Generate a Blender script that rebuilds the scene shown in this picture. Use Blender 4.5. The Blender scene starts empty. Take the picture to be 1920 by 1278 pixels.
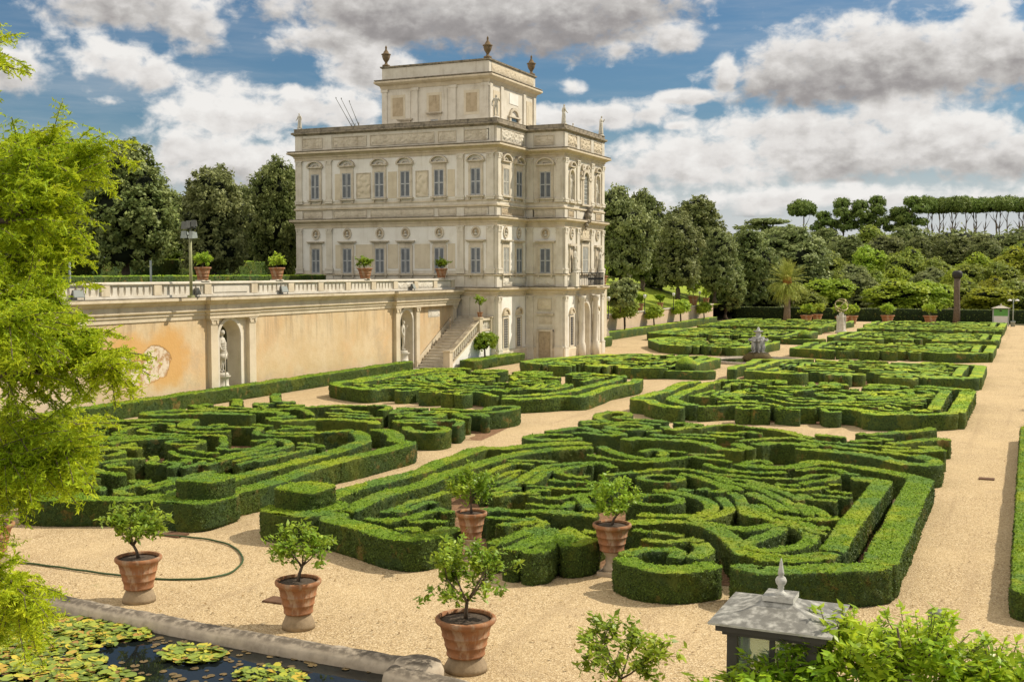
import bpy, bmesh, math, random
import numpy as np
from mathutils import Vector, Matrix
random.seed(7); RNG = np.random.default_rng(11)
R = math.radians
sc = bpy.context.scene
COL = sc.collection

# ------------------------------------------------------------------ survey of the place
# camera stands at (0,0,6.2); +Y runs along the garden axis, -X towards the house
EYE = 6.2; FPX = 2150.0
PIT = math.atan((639-510)/FPX); YAW = math.atan((1932-960)/math.hypot(FPX, 129))
_FW = (-math.sin(YAW), math.cos(YAW))
def ray(px, py):
    cx = (px-960)/FPX; cy = -(py-639)/FPX
    d = (_FW[0]*math.cos(PIT), _FW[1]*math.cos(PIT), -math.sin(PIT))
    u = (_FW[0]*math.sin(PIT), _FW[1]*math.sin(PIT), math.cos(PIT))
    r = (math.cos(YAW), math.sin(YAW), 0)
    return Vector(d[i]+cx*r[i]+cy*u[i] for i in range(3))
def gnd(px, py, z=0.0):
    v = ray(px, py); t = (z-EYE)/v.z
    return Vector((v.x*t, v.y*t, z))
def onX(px, py, X):
    v = ray(px, py); t = X/v.x
    return Vector((X, v.y*t, EYE+v.z*t))
def onY(px, py, Y):
    v = ray(px, py); t = Y/v.y
    return Vector((v.x*t, Y, EYE+v.z*t))
def far(px, py, D):
    v = ray(px, py); t = D/(_FW[0]*v.x+_FW[1]*v.y)
    return Vector((v.x*t, v.y*t, EYE+v.z*t))

# ------------------------------------------------------------------ objects
def tag(o, label=None, cat=None, group=None, kind=None):
    if label: o['label'] = label
    if cat: o['category'] = cat
    if group: o['group'] = group
    if kind: o['kind'] = kind
    return o
def thing(name, label, cat, loc=(0,0,0), rz=0, group=None):
    o = bpy.data.objects.new(name, None); COL.objects.link(o)
    o.location = loc; o.rotation_euler = (0,0,rz); o.empty_display_size = .3
    return tag(o, label, cat, group)
def link(name, me, parent=None, loc=None, rz=None, scale=None):
    o = bpy.data.objects.new(name, me); COL.objects.link(o)
    if parent: o.parent = parent
    if loc is not None: o.location = loc
    if rz is not None: o.rotation_euler = (0,0,rz)
    if scale is not None: o.scale = scale
    return o
def copy_tree(o, parent=None):
    c = o.copy(); COL.objects.link(c)
    if parent: c.parent = parent
    for ch in list(o.children): copy_tree(ch, c)
    return c

def np_mesh(name, verts, quads=None, tris=None, mats=(), qmat=None, smooth=False):
    """mesh from arrays"""
    me = bpy.data.meshes.new(name)
    verts = np.asarray(verts, np.float32)
    nq = 0 if quads is None else len(quads); nt = 0 if tris is None else len(tris)
    me.vertices.add(len(verts)); me.vertices.foreach_set('co', verts.ravel())
    idx = []
    if nq: idx.append(np.asarray(quads, np.int32).ravel())
    if nt: idx.append(np.asarray(tris, np.int32).ravel())
    idx = np.concatenate(idx)
    me.loops.add(len(idx)); me.loops.foreach_set('vertex_index', idx)
    me.polygons.add(nq+nt)
    st = np.concatenate([np.arange(nq)*4, nq*4+np.arange(nt)*3]).astype(np.int32)
    tot = np.concatenate([np.full(nq,4), np.full(nt,3)]).astype(np.int32)
    me.polygons.foreach_set('loop_start', st); me.polygons.foreach_set('loop_total', tot)
    if qmat is not None: me.polygons.foreach_set('material_index', np.asarray(qmat, np.int32))
    if smooth is not False:
        me.polygons.foreach_set('use_smooth', np.full(nq+nt, True) if smooth is True else np.asarray(smooth))
    for m in mats: me.materials.append(m)
    me.update(calc_edges=True); me.validate()
    return me

class MB:
    """collects simple solids into one mesh"""
    def __init__(s): s.v = []; s.f = []; s.sm = []
    def add(s, vs, fs, smooth=False):
        b = len(s.v); s.v += [tuple(v) for v in vs]
        for f in fs: s.f.append(tuple(i+b for i in f)); s.sm.append(smooth)
        return s
    def hexa(s, p):   # 8 corners: bottom 4 ccw, top 4 ccw
        return s.add(p, [(3,2,1,0),(4,5,6,7),(0,1,5,4),(1,2,6,5),(2,3,7,6),(3,0,4,7)])
    def box(s, x0,x1,y0,y1,z0,z1):
        return s.hexa([(x0,y0,z0),(x1,y0,z0),(x1,y1,z0),(x0,y1,z0),(x0,y0,z1),(x1,y0,z1),(x1,y1,z1),(x0,y1,z1)])
    def fbox(s, F, a0,a1,z0,z1,d0,d1):
        P = F.p
        return s.hexa([P(a0,z0,d0),P(a1,z0,d0),P(a1,z0,d1),P(a0,z0,d1),P(a0,z1,d0),P(a1,z1,d0),P(a1,z1,d1),P(a0,z1,d1)])
    def fprism(s, F, poly, d0, d1):  # polygon in (a,z) extruded along the normal
        n = len(poly)
        vs = [F.p(a,z,d0) for a,z in poly]+[F.p(a,z,d1) for a,z in poly]
        fs = [tuple(range(n)), tuple(range(2*n-1,n-1,-1))]+[(i,(i+1)%n,n+(i+1)%n,n+i) for i in range(n)]
        return s.add(vs, fs)
    def farch(s, F, ac, zc, r0, r1, d0, d1, a_from=0., a_to=math.pi, n=14, ry=1.):
        ps = []
        for i in range(n+1):
            t = a_from+(a_to-a_from)*i/n
            for r in (r0,r1):
                for d in (d0,d1): ps.append(F.p(ac+r*math.cos(t), zc+r*ry*math.sin(t), d))
        fs = []
        for i in range(n):
            a = i*4; b = a+4
            fs += [(a,b,b+1,a+1),(a+2,a+3,b+3,b+2),(a,a+2,b+2,b),(a+1,b+1,b+3,a+3)]
        fs += [(0,1,3,2),(n*4,n*4+2,n*4+3,n*4+1)]
        return s.add(ps, fs)
    def lathe(s, prof, n=20, c=(0,0,0), sx=1., sy=1., cap=True):
        vs = []; fs = []
        for r,z in prof:
            for k in range(n):
                t = 2*math.pi*k/n; vs.append((c[0]+r*sx*math.cos(t), c[1]+r*sy*math.sin(t), c[2]+z))
        m = len(prof)
        for i in range(m-1):
            for k in range(n):
                k2 = (k+1)%n; fs.append((i*n+k, i*n+k2, (i+1)*n+k2, (i+1)*n+k))
        s.add(vs, fs, True)
        if cap:
            b = len(s.v)-len(vs)
            s.f.append(tuple(b+k for k in range(n-1,-1,-1))); s.sm.append(False)
            s.f.append(tuple(b+(m-1)*n+k for k in range(n))); s.sm.append(False)
        return s
    def tube(s, pts, rad, n=8, closed=False):
        pts = [Vector(p) for p in pts]; m = len(pts)
        rad = rad if isinstance(rad,(list,tuple)) else [rad]*m
        vs = []; fs = []; up = Vector((0,0,1))
        for i,p in enumerate(pts):
            a = pts[(i-1)%m] if (closed or i>0) else p; b = pts[(i+1)%m] if (closed or i<m-1) else p
            t = (b-a).normalized()
            x = t.cross(up)
            if x.length < .05: x = t.cross(Vector((1,0,0)))
            x.normalize(); y = t.cross(x)
            for k in range(n):
                q = 2*math.pi*k/n; vs.append(p+(x*math.cos(q)+y*math.sin(q))*rad[i])
        for i in range(m if closed else m-1):
            j = (i+1)%m
            for k in range(n):
                k2 = (k+1)%n; fs.append((i*n+k,i*n+k2,j*n+k2,j*n+k))
        if not closed: fs += [tuple(range(n)), tuple((m-1)*n+k for k in range(n-1,-1,-1))]
        return s.add(vs, fs, True)
    def sweep(s, path, prof, closed=False):
        """path: plan polyline, outside on its right; prof: closed (d,z) polygon"""
        m = len(path); P = [Vector((p[0],p[1])) for p in path]; off = []
        for i in range(m):
            def nrm(a,b):
                t = (b-a).normalized(); return Vector((t.y,-t.x))
            ns = []
            if closed or i>0: ns.append(nrm(P[i-1],P[i]))
            if closed or i<m-1: ns.append(nrm(P[i],P[(i+1)%m]))
            if len(ns)==2:
                q = ns[0]+ns[1]; l = q.length_squared
                off.append(q*(2/l) if l>.2 else ns[0])
            else: off.append(ns[0])
        k = len(prof); vs = []; fs = []
        for i in range(m):
            for d,z in prof: vs.append((P[i].x+off[i].x*d, P[i].y+off[i].y*d, z))
        for i in range(m if closed else m-1):
            j = (i+1)%m
            for q in range(k):
                r = (q+1)%k; fs.append((i*k+q, j*k+q, j*k+r, i*k+r))
        if not closed: fs += [tuple(range(k)), tuple((m-1)*k+q for q in range(k-1,-1,-1))]
        return s.add(vs, fs)
    def mesh(s, name, mat, recalc=True):
        me = bpy.data.meshes.new(name); me.from_pydata(s.v, [], s.f)
        me.polygons.foreach_set('use_smooth', s.sm)
        for m in (mat if isinstance(mat,(list,tuple)) else [mat]): me.materials.append(m)
        if recalc:
            bm = bmesh.new(); bm.from_mesh(me); bmesh.ops.recalc_face_normals(bm, faces=bm.faces); bm.to_mesh(me); bm.free()
        me.update(); return me
    def build(s, name, mat, parent=None, loc=None, rz=None):
        return link(name, s.mesh(name, mat), parent, loc, rz)

class Face:
    """a wall plane: a runs along it, z up, d outwards"""
    def __init__(s, o, t, n): s.o = o; s.t = t; s.n = n
    def p(s, a, z, d): return (s.o[0]+s.t[0]*a+s.n[0]*d, s.o[1]+s.t[1]*a+s.n[1]*d, z)

# ------------------------------------------------------------------ materials
class NT:
    def __init__(s, m): s.t = m.node_tree; s.n = s.t.nodes; s.l = s.t.links
    def __call__(s, typ, **kw):
        nd = s.n.new(typ)
        for k,v in kw.items():
            if k.startswith('i_'):
                key = k[2:].replace('_',' '); key = int(key) if key.isdigit() else key
                if hasattr(v,'is_output'): s.l.new(v, nd.inputs[key])
                else: nd.inputs[key].default_value = v
            else: setattr(nd,k,v)
        return nd
    def math(s, op, a, b=0., c=None, clamp=False):
        kw = dict(operation=op, use_clamp=clamp, i_0=a, i_1=b)
        if c is not None: kw['i_2'] = c
        return s('ShaderNodeMath', **kw).outputs[0]
    def noise(s, vec, scale, detail=4, rough=.55, dist=0.):
        return s('ShaderNodeTexNoise', i_Vector=vec, i_Scale=scale, i_Detail=detail, i_Roughness=rough, i_Distortion=dist).outputs[0]
    def ramp(s, fac, stops, interp='LINEAR'):
        r = s('ShaderNodeValToRGB', i_Fac=fac); e = r.color_ramp.elements; r.color_ramp.interpolation = interp
        while len(e) < len(stops): e.new(.5)
        for q,(p,c) in zip(e, stops):
            q.position = p; q.color = (c,c,c,1) if isinstance(c,(int,float)) else (*c,1)
        return r.outputs[0]
    def mix(s, f, a, b, blend='MIX'):
        a = (*a,1) if isinstance(a,tuple) and len(a)==3 else a; b = (*b,1) if isinstance(b,tuple) and len(b)==3 else b
        return s('ShaderNodeMix', data_type='RGBA', blend_type=blend, i_0=f, i_6=a, i_7=b).outputs[2]
    def smooth(s, v, lo, hi):
        return s('ShaderNodeMapRange', interpolation_type='SMOOTHSTEP', i_0=v, i_1=lo, i_2=hi).outputs[0]
    def bump(s, h, strength=.4, dist=.02):
        return s('ShaderNodeBump', i_Height=h, i_Strength=strength, i_Distance=dist).outputs[0]
def new_mat(name):
    m = bpy.data.materials.new(name); m.use_nodes = True
    n = NT(m); b = n.n['Principled BSDF']; b.inputs['Roughness'].default_value = .8
    b.inputs['Specular IOR Level'].default_value = .25
    return m, n, b
def setc(n, b, col=None, rough=None, normal=None, metal=None):
    for key,v in (('Base Color',col),('Roughness',rough),('Normal',normal),('Metallic',metal)):
        if v is None: continue
        if hasattr(v,'is_output'): n.l.new(v, b.inputs[key])
        elif key=='Base Color': b.inputs[key].default_value = (*v,1)
        else: b.inputs[key].default_value = v
def world_pos(n): return n('ShaderNodeNewGeometry').outputs['Position']
def obj_pos(n): return n('ShaderNodeTexCoord').outputs['Object']

def stone(name, base, dark, scale=1.0, streak=.5, rough=.85, grime=.45):
    m,n,b = new_mat(name); p = world_pos(n)
    a = n.noise(p, 1.3*scale, 6, .6)
    st = n.noise(n('ShaderNodeMapping', i_Vector=p, i_Scale=(3.2*scale,3.2*scale,.28*scale)).outputs[0], 1., 5, .6)
    f = n.math('ADD', n.math('MULTIPLY', n.smooth(a,.38,.72), grime), n.math('MULTIPLY', n.smooth(st,.5,.78), streak), clamp=True)
    fine = n.noise(p, 26*scale, 3, .6)
    col = n.mix(f, base, dark)
    col = n.mix(n.math('MULTIPLY', n.smooth(fine,.35,.75), .22), col, tuple(c*.62 for c in base))
    # dirt gathers on ledges that face the sky
    nz = n('ShaderNodeSeparateXYZ', i_Vector=n('ShaderNodeNewGeometry').outputs['Normal']).outputs[2]
    dirt = n.math('MULTIPLY', n.smooth(nz,.6,.95), n.math('MULTIPLY_ADD', n.smooth(n.noise(p,2.2*scale,5),.3,.6), .55,.3))
    col = n.mix(dirt, col, tuple(c*.32 for c in dark))
    setc(n,b,col,rough,n.bump(n.math('ADD', n.math('MULTIPLY',fine,.5), a),.35,.03))
    return m
def plain(name, col, rough=.6, metal=0., var=.25, scale=6., bump=.15):
    m,n,b = new_mat(name); p = obj_pos(n)
    a = n.noise(p, scale, 5, .6)
    setc(n,b,n.mix(n.smooth(a,.3,.75), col, tuple(c*(1-var) for c in col)), rough, n.bump(n.noise(p,scale*5,3),bump,.01), metal)
    return m
def leafmat(name, dark, mid, light, nscale=.35, trans=.3, light_amt=.6, rough=.55):
    m,n,b = new_mat(name); g = n('ShaderNodeNewGeometry')
    r = g.outputs['Random Per Island']
    ob = n('ShaderNodeObjectInfo').outputs['Random']
    p = g.outputs['Position']
    nz = n.noise(p, nscale, 4, .6)
    nz2 = n.noise(p, nscale*7, 2, .5)
    c = n.mix(r, dark, mid)
    f = n.math('MULTIPLY', n.smooth(n.math('ADD', n.math('MULTIPLY',nz,.65), n.math('MULTIPLY',nz2,.35)), .42,.66), light_amt)
    c = n.mix(n.math('MULTIPLY', f, n.math('MULTIPLY_ADD', r,.5,.5)), c, light)
    hs = n('ShaderNodeHueSaturation', i_Hue=n.math('MULTIPLY_ADD',ob,.02,.49), i_Value=n.math('MULTIPLY_ADD',ob,.3,.85), i_Color=c).outputs[0]
    setc(n,b,hs,rough); b.inputs['Specular IOR Level'].default_value = .2
    tr = n('ShaderNodeBsdfTranslucent', i_Color=n.mix(.5,hs,light))
    mx = n('ShaderNodeMixShader', i_0=trans, i_1=b.outputs[0], i_2=tr.outputs[0])
    n.l.new(mx.outputs[0], n.n['Material Output'].inputs[0])
    return m
# ------------------------------------------------------------------ camera, sun, sky
cam = bpy.data.cameras.new('camera'); co = bpy.data.objects.new('camera', cam); COL.objects.link(co)
co.location = (0,0,EYE); co.rotation_euler = (math.pi/2-PIT, 0, YAW)
cam.sensor_width = 36; cam.lens = 36*FPX/1920; cam.clip_start = .1; cam.clip_end = 6000
sc.camera = co
sc.view_settings.view_transform = 'Standard'; sc.view_settings.look = 'None'; sc.view_settings.exposure = 0; sc.view_settings.gamma = 1
SUN_EL = R(46); SUN_AZ = R(40)            # azimuth from +X towards +Y
sd = Vector((math.cos(SUN_EL)*math.cos(SUN_AZ), math.cos(SUN_EL)*math.sin(SUN_AZ), math.sin(SUN_EL)))
sl = bpy.data.lights.new('sun','SUN'); sl.energy = 4.9; sl.angle = R(.5); sl.color = (1,.90,.74)
so = bpy.data.objects.new('sun', sl); COL.objects.link(so); so.rotation_euler = (-sd).to_track_quat('-Z','Y').to_euler(); so.location = (60,60,80)

SKY_TINT = (.42,.585,.715)
def make_world():
    w = bpy.data.worlds.new('World'); sc.world = w; w.use_nodes = True
    n = NT(w); bg = n.n['Background']
    sky = n('ShaderNodeTexSky'); sky.sky_type = 'NISHITA'; sky.sun_disc = False
    sky.sun_elevation = SUN_EL; sky.sun_rotation = math.pi/2-SUN_AZ
    sky.air_density = 1.2; sky.dust_density = .6; sky.ozone_density = 2.2
    d = n('ShaderNodeTexCoord').outputs['Generated']
    xyz = n('ShaderNodeSeparateXYZ', i_Vector=d)
    K = 180/math.pi
    az = n.math('MULTIPLY', n.math('ARCTAN2', xyz.outputs[0], xyz.outputs[1]), K)
    el = n.math('MULTIPLY', n.math('ARCSINE', xyz.outputs[2]), K)
    # cumulus clouds given as compass bearing / height above the horizon (degrees)
    def ae(px,py):
        v = ray(px,py).normalized(); return math.atan2(v.x,v.y)*K, math.asin(v.z)*K
    # bearing x, height y, half widths, strength, shade (0 white .. 1 grey)
    spec = [(255,5,130,48,1,.55),(365,45,50,42,1,.3),(215,112,70,42,1,.1),(285,140,42,32,.9,.25),(15,125,50,42,.9,.2),
            (425,222,108,48,1.1,.12),(345,275,90,38,1,.35),(570,196,46,36,1,.0),(205,190,46,14,.5,.3),(470,300,190,44,1,.3),(120,310,120,30,.5,.2),
            (820,20,250,55,1.2,.8),(1080,15,160,62,1.15,.9),(590,75,90,26,1,.35),(690,128,80,48,1,.3),(655,205,56,44,1,.1),(1255,72,52,26,1,.3),(1160,95,60,26,.6,.5),
            (1072,165,34,18,.75,.05),(1120,216,130,24,1.05,.15),(1300,182,66,12,.95,.15),(1362,140,22,38,1,.2),(1040,235,80,40,.6,.1),
            (1530,128,120,60,1.15,.62),(1660,120,140,66,1.2,.7),(1470,150,70,34,1.05,.85),(1840,40,46,46,1.1,.15),(1815,110,80,60,1.1,.4),(1905,105,60,50,1.1,.75),
            (1500,240,180,32,1,.35),(1690,215,90,34,1.05,.15),(1780,250,130,36,1.05,.15),(1300,300,190,50,1,.25),(1270,236,44,12,.7,.2),
            (1590,282,260,44,1.05,.5),(1880,285,150,46,1.05,.5),(1330,330,150,26,.9,.25),(1560,372,430,24,.85,.25)]
    nv = n('ShaderNodeCombineXYZ', i_0=n.math('MULTIPLY',az,.9), i_1=n.math('MULTIPLY',el,1.3)).outputs[0]
    best = None; ws = None; ts = None; gs = None
    for px,py,rx,ry,s,g in spec:
        a0,e0 = ae(px,py)
        q = n('ShaderNodeVectorMath', operation='MULTIPLY_ADD', i_0=n('ShaderNodeCombineXYZ', i_0=az, i_1=el).outputs[0], i_1=(31./rx,31./ry,0), i_2=(-a0*31./rx,-e0*31./ry,0))
        r_ = n('ShaderNodeVectorMath', operation='LENGTH', i_0=q.outputs[0]).outputs['Value']
        dd = n.math('SUBTRACT', s, r_)
        best = dd if best is None else n.math('SMOOTH_MAX', best, dd, .25)
        wt = n.math('POWER', n.math('MAXIMUM', n.math('ADD', dd, .35), .02), 2.5)
        tv = n.math('ADD', n('ShaderNodeSeparateXYZ', i_Vector=q.outputs[0]).outputs[1], (.5-g)*1.3)
        t1 = n.math('MULTIPLY', wt, tv)
        ws = wt if ws is None else n.math('ADD', ws, wt); ts = t1 if ts is None else n.math('ADD', ts, t1)
    t = n.math('DIVIDE', ts, ws)
    nlo = n.noise(nv, .30, 2, .5); nhi = n.noise(nv, .95, 8, .55, .2)
    nsh = n.noise(n('ShaderNodeVectorMath', operation='ADD', i_0=nv, i_1=(.45,.75,0)).outputs[0], .95, 5, .55)
    d0 = n.math('ADD', n.math('MULTIPLY_ADD', n.math('SUBTRACT', nlo, .5), 1.3, n.math('MAXIMUM', n.math('MINIMUM', best, .7), -1.5)), n.math('MULTIPLY', n.math('SUBTRACT', nhi, .5), 1.75))
    mask = n.smooth(d0, -.20, .48)
    lit = n.math('SUBTRACT', nhi, nsh)
    big = n.noise(nv, .13, 3, .5)
    sh = n.math('ADD', n.math('MULTIPLY_ADD', t, .40, .57), n.math('MULTIPLY', lit, .8))
    sh = n.math('ADD', sh, n.math('MULTIPLY', n.math('SUBTRACT', big, .5), .45))
    sh = n.math('ADD', sh, n.math('MULTIPLY', n.smooth(d0, .75, .1), .20))   # thin rims glow
    low = n.smooth(el, 11., 3.)                            # haze whitens the low sky
    sh = n.math('ADD', sh, n.math('MULTIPLY', low, .10), clamp=True)
    cc = n.ramp(sh, [(0,(2.6,2.45,2.45)),(.25,(3.5,3.3,3.25)),(.5,(5.4,5.2,5.0)),(.72,(7.4,7.15,6.9)),(1,(8.8,8.6,8.3))])
    blue = n.mix(1., sky.outputs[0], SKY_TINT, 'MULTIPLY')
    haze = n.math('MULTIPLY', n.smooth(el, 8., 1.), .92)
    wisp = n.math('MULTIPLY', n.smooth(n.noise(n('ShaderNodeMapping', i_Vector=nv, i_Rotation=(0,0,.3), i_Scale=(.10,.5,1)).outputs[0], .8, 6, .6), .42,.8), .35)
    blue = n.mix(n.math('MAXIMUM', haze, wisp), blue, (6.6,6.7,6.75))
    col = n.mix(mask, blue, cc)
    over = n.math('MULTIPLY', n.smooth(el, 15., 32.), .8)  # bright overhead veil, added above the view as fill light
    veil = n.mix(n.smooth(n.noise(nv,.06,4,.55),.35,.65), (8.2,7.5,6.5), (11.,10.2,9.))
    col = n.mix(over, col, veil)
    # bright unseen sky added opposite the sun to lift the shaded walls
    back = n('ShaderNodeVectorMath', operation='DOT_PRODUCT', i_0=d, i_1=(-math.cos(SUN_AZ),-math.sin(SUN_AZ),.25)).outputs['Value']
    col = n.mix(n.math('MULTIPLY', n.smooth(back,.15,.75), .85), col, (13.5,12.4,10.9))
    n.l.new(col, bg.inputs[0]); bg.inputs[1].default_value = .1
    w.cycles.sampling_method = 'MANUAL'; w.cycles.sample_map_resolution = 256
make_world()

# ------------------------------------------------------------------ materials used below
def gravel_mat():
    m,n,b = new_mat('gravel'); p = world_pos(n)
    v = n('ShaderNodeTexVoronoi', i_Vector=p, i_Scale=42.); cellc = v.outputs['Color']; cd = v.outputs['Distance']
    fine = n.noise(p, 70, 3, .7); mid = n.noise(p, 5, 5, .6); big = n.noise(p, .35, 5, .6)
    tone = n('ShaderNodeSeparateColor', i_0=cellc).outputs[0]
    c = n.ramp(tone, [(0,(.23,.16,.085)),(.3,(.43,.315,.17)),(.7,(.55,.42,.24)),(1,(.71,.59,.39))])
    c = n.mix(n.math('MULTIPLY', n.smooth(fine,.45,.75), .55), c, (.22,.15,.075))
    c = n.mix(n.math('MULTIPLY', n.smooth(big,.35,.7), .35), c, (.62,.475,.27))
    c = n.mix(n.math('MULTIPLY', n.smooth(mid,.55,.8), .3), c, (.33,.235,.13))
    px = n('ShaderNodeSeparateXYZ', i_Vector=p).outputs[0]
    trk = n.noise(n('ShaderNodeMapping', i_Vector=p, i_Scale=(2.4,.07,1)).outputs[0], 1., 4, .6)     # wheel and rake tracks along the paths
    c = n.mix(n.math('MULTIPLY', n.smooth(trk,.52,.7), .35), c, (.34,.245,.14))
    damp = n.noise(p,.9,5,.62); c = n.mix(n.math('MULTIPLY', n.smooth(damp,.56,.72), .3), c, (.36,.27,.17))
    weed = n.math('MULTIPLY', n.smooth(n.noise(p,.8,6,.65),.62,.75), n.smooth(n.noise(p,9,4,.7),.5,.62))
    c = n.mix(n.math('MULTIPLY',weed,.6), c, (.16,.17,.045))
    setc(n,b,c,.95,n.bump(n.math('ADD',cd,fine),.7,.02)); return m
def soil_mat():
    m,n,b = new_mat('soil'); p = world_pos(n)
    c = n.mix(n.smooth(n.noise(p,7,6,.7),.35,.7), (.16,.085,.045), (.33,.20,.11))
    setc(n,b,c,.95,n.bump(n.noise(p,25,4,.7),.8,.04)); return m
def hedge_tone(n, p, base_lo, base_hi, fac, yellow, blue, brown, ya, ba, bra):
    """leaf colour with plant-to-plant variation along the hedge"""
    cell = n('ShaderNodeSeparateColor', i_0=n('ShaderNodeTexVoronoi', i_Vector=n('ShaderNodeVectorMath', operation='ADD', i_0=p, i_1=n('ShaderNodeTexNoise', i_Vector=p, i_Scale=2.).outputs['Color']).outputs[0], i_Scale=1.15).outputs['Color'])
    big = n.noise(p, .5, 4, .6); mid = n.noise(p, 4.5, 4, .65)
    c = n.mix(fac, base_lo, base_hi)
    c = n.mix(n.math('MULTIPLY', n.smooth(cell.outputs[0],.55,.75), ba), c, blue)
    yy = n.math('ADD', n.math('MULTIPLY_ADD', big, .55, n.math('MULTIPLY', mid, .3)), n.math('MULTIPLY', cell.outputs[1], .15))
    c = n.mix(n.math('MULTIPLY', n.smooth(yy,.46,.64), ya), c, yellow)
    return n.mix(n.math('MULTIPLY', n.smooth(n.math('ADD', n.noise(p,1.7,4,.65), n.math('MULTIPLY', cell.outputs[2], .15)),.66,.80), bra), c, brown)
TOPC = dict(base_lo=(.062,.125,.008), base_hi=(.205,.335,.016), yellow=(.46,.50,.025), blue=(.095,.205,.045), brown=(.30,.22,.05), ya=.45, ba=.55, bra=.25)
SIDEC = dict(base_lo=(.012,.024,.004), base_hi=(.085,.138,.020), yellow=(.17,.19,.02), blue=(.045,.085,.030), brown=(.24,.165,.045), ya=.4, ba=.5, bra=.75)  # side shade put into the leaf colour; tops also carry fresh yellow shoots
def hedge_mat(name, near=True):
    m,n,b = new_mat(name); p = world_pos(n)
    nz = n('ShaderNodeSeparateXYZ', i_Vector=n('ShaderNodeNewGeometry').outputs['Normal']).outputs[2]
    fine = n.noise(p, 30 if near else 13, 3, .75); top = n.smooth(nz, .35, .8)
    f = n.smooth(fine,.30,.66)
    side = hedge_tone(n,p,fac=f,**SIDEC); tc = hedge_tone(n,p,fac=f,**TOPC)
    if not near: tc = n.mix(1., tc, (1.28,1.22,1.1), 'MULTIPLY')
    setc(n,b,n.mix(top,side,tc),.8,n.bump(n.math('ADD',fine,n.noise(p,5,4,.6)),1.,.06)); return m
def hedge_leaf_mat(name, C):
    m,n,b = new_mat(name); g = n('ShaderNodeNewGeometry'); r = g.outputs['Random Per Island']; p = g.outputs['Position']
    C = dict(C); C['base_hi'] = tuple(v*1.35 for v in C['base_hi']); C['base_lo'] = tuple(v*1.3 for v in C['base_lo'])
    c = hedge_tone(n,p,fac=r,**C); setc(n,b,c,.6)
    tr = n('ShaderNodeBsdfTranslucent', i_Color=c)
    n.l.new(n('ShaderNodeMixShader', i_0=.2, i_1=b.outputs[0], i_2=tr.outputs[0]).outputs[0], n.n['Material Output'].inputs[0])
    return m
M = {}
M['gravel'] = gravel_mat(); M['soil'] = soil_mat()
M['hedge'] = hedge_mat('hedge_body'); M['hedge_far'] = hedge_mat('hedge_body_far', False); M['hleaf'] = hedge_leaf_mat('hedge_leaf_top',TOPC); M['hleaf_side'] = hedge_leaf_mat('hedge_leaf_side',SIDEC); M['dark_hedge'] = plain('dark_hedge', (.022,.038,.010), .9, 0, .6, 3, .8)  # end hedge body colour darkened to stand for its shaded front
M['travertine'] = stone('travertine', (.73,.68,.58), (.45,.39,.29))
M['trav_warm'] = stone('travertine_warm', (.68,.59,.44), (.42,.34,.22))
M['trim'] = stone('carved_trim', (.66,.59,.47), (.32,.26,.175), 1.4, .55)
M['stucco'] = stone('white_stucco', (.86,.84,.78), (.62,.57,.48), 1., .35, .9, .3)
M['panel'] = stone('buff_panel', (.71,.63,.48), (.50,.42,.29), 1.2, .3)
M['mossy'] = stone('mossy_ledge', (.36,.31,.235), (.085,.075,.055), 2.2, .7, .95, .7)
M['statue'] = stone('marble_statue', (.62,.585,.50), (.33,.30,.24), 4., .4)
M['urn'] = stone('mossy_urn', (.20,.14,.08), (.075,.065,.035), 5., .5)
M['relief'] = stone('relief_stone', (.53,.43,.29), (.28,.21,.125), 2.5, .5)
M['pedestal'] = stone('pedestal_stone', (.54,.45,.34), (.28,.215,.14), 4., .4)
M['foot'] = stone('rough_masonry', (.33,.255,.165), (.17,.125,.075), 7., .4)
M['basin'] = stone('basin_stone', (.52,.45,.35), (.20,.165,.125), 4., .2)
M['shutter'] = plain('shutter_paint', (.52,.535,.54), .55, 0, .2, 3); M['slat'] = plain('shutter_slats', (.20,.22,.24), .6, 0, .25, 3); M['slat_lit'] = plain('shutter_slats_sunlit', (.42,.42,.38), .6, 0, .25, 3)
M['shutter_lit'] = plain('shutter_paint_sunlit', (.58,.56,.50), .55, 0, .25, 3)  # lit copies of shutter and slat paint, sunshine put into their colour
M['dark'] = plain('dark_void', (.035,.033,.03), .6)
M['iron'] = plain('wrought_iron', (.03,.03,.032), .5, .3)
M['gate_iron'] = plain('lattice_iron', (.16,.15,.14), .6)
M['wood'] = plain('old_door', (.46,.37,.25), .7, 0, .3, 5)
M['zinc'] = stone('weathered_zinc', (.62,.615,.56), (.30,.295,.26), 9., .25, .5, .8)
M['lantern_frame'] = plain('lantern_paint', (.085,.08,.07), .5, .2)
M['bark'] = plain('bark', (.17,.13,.095), .95, 0, .5, 7, .8)
M['bark_pale'] = plain('bark_pale', (.26,.21,.155), .95, 0, .45, 7, .7)
M['hose'] = plain('hose_rubber', (.045,.085,.03), .5)
M['rust'] = plain('rusty_cover', (.17,.095,.055), .8, .2, .4, 14)
M['lamp_metal'] = plain('lamp_metal', (.16,.165,.15), .5, .3)
M['lamp_grey'] = plain('lamp_grey', (.32,.36,.34), .5)
M['lamp_white'] = plain('lamp_white', (.78,.78,.74), .4)
M['pot_soil'] = plain('potting_soil', (.10,.075,.055), .95, 0, .5, 22, .8)

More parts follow.
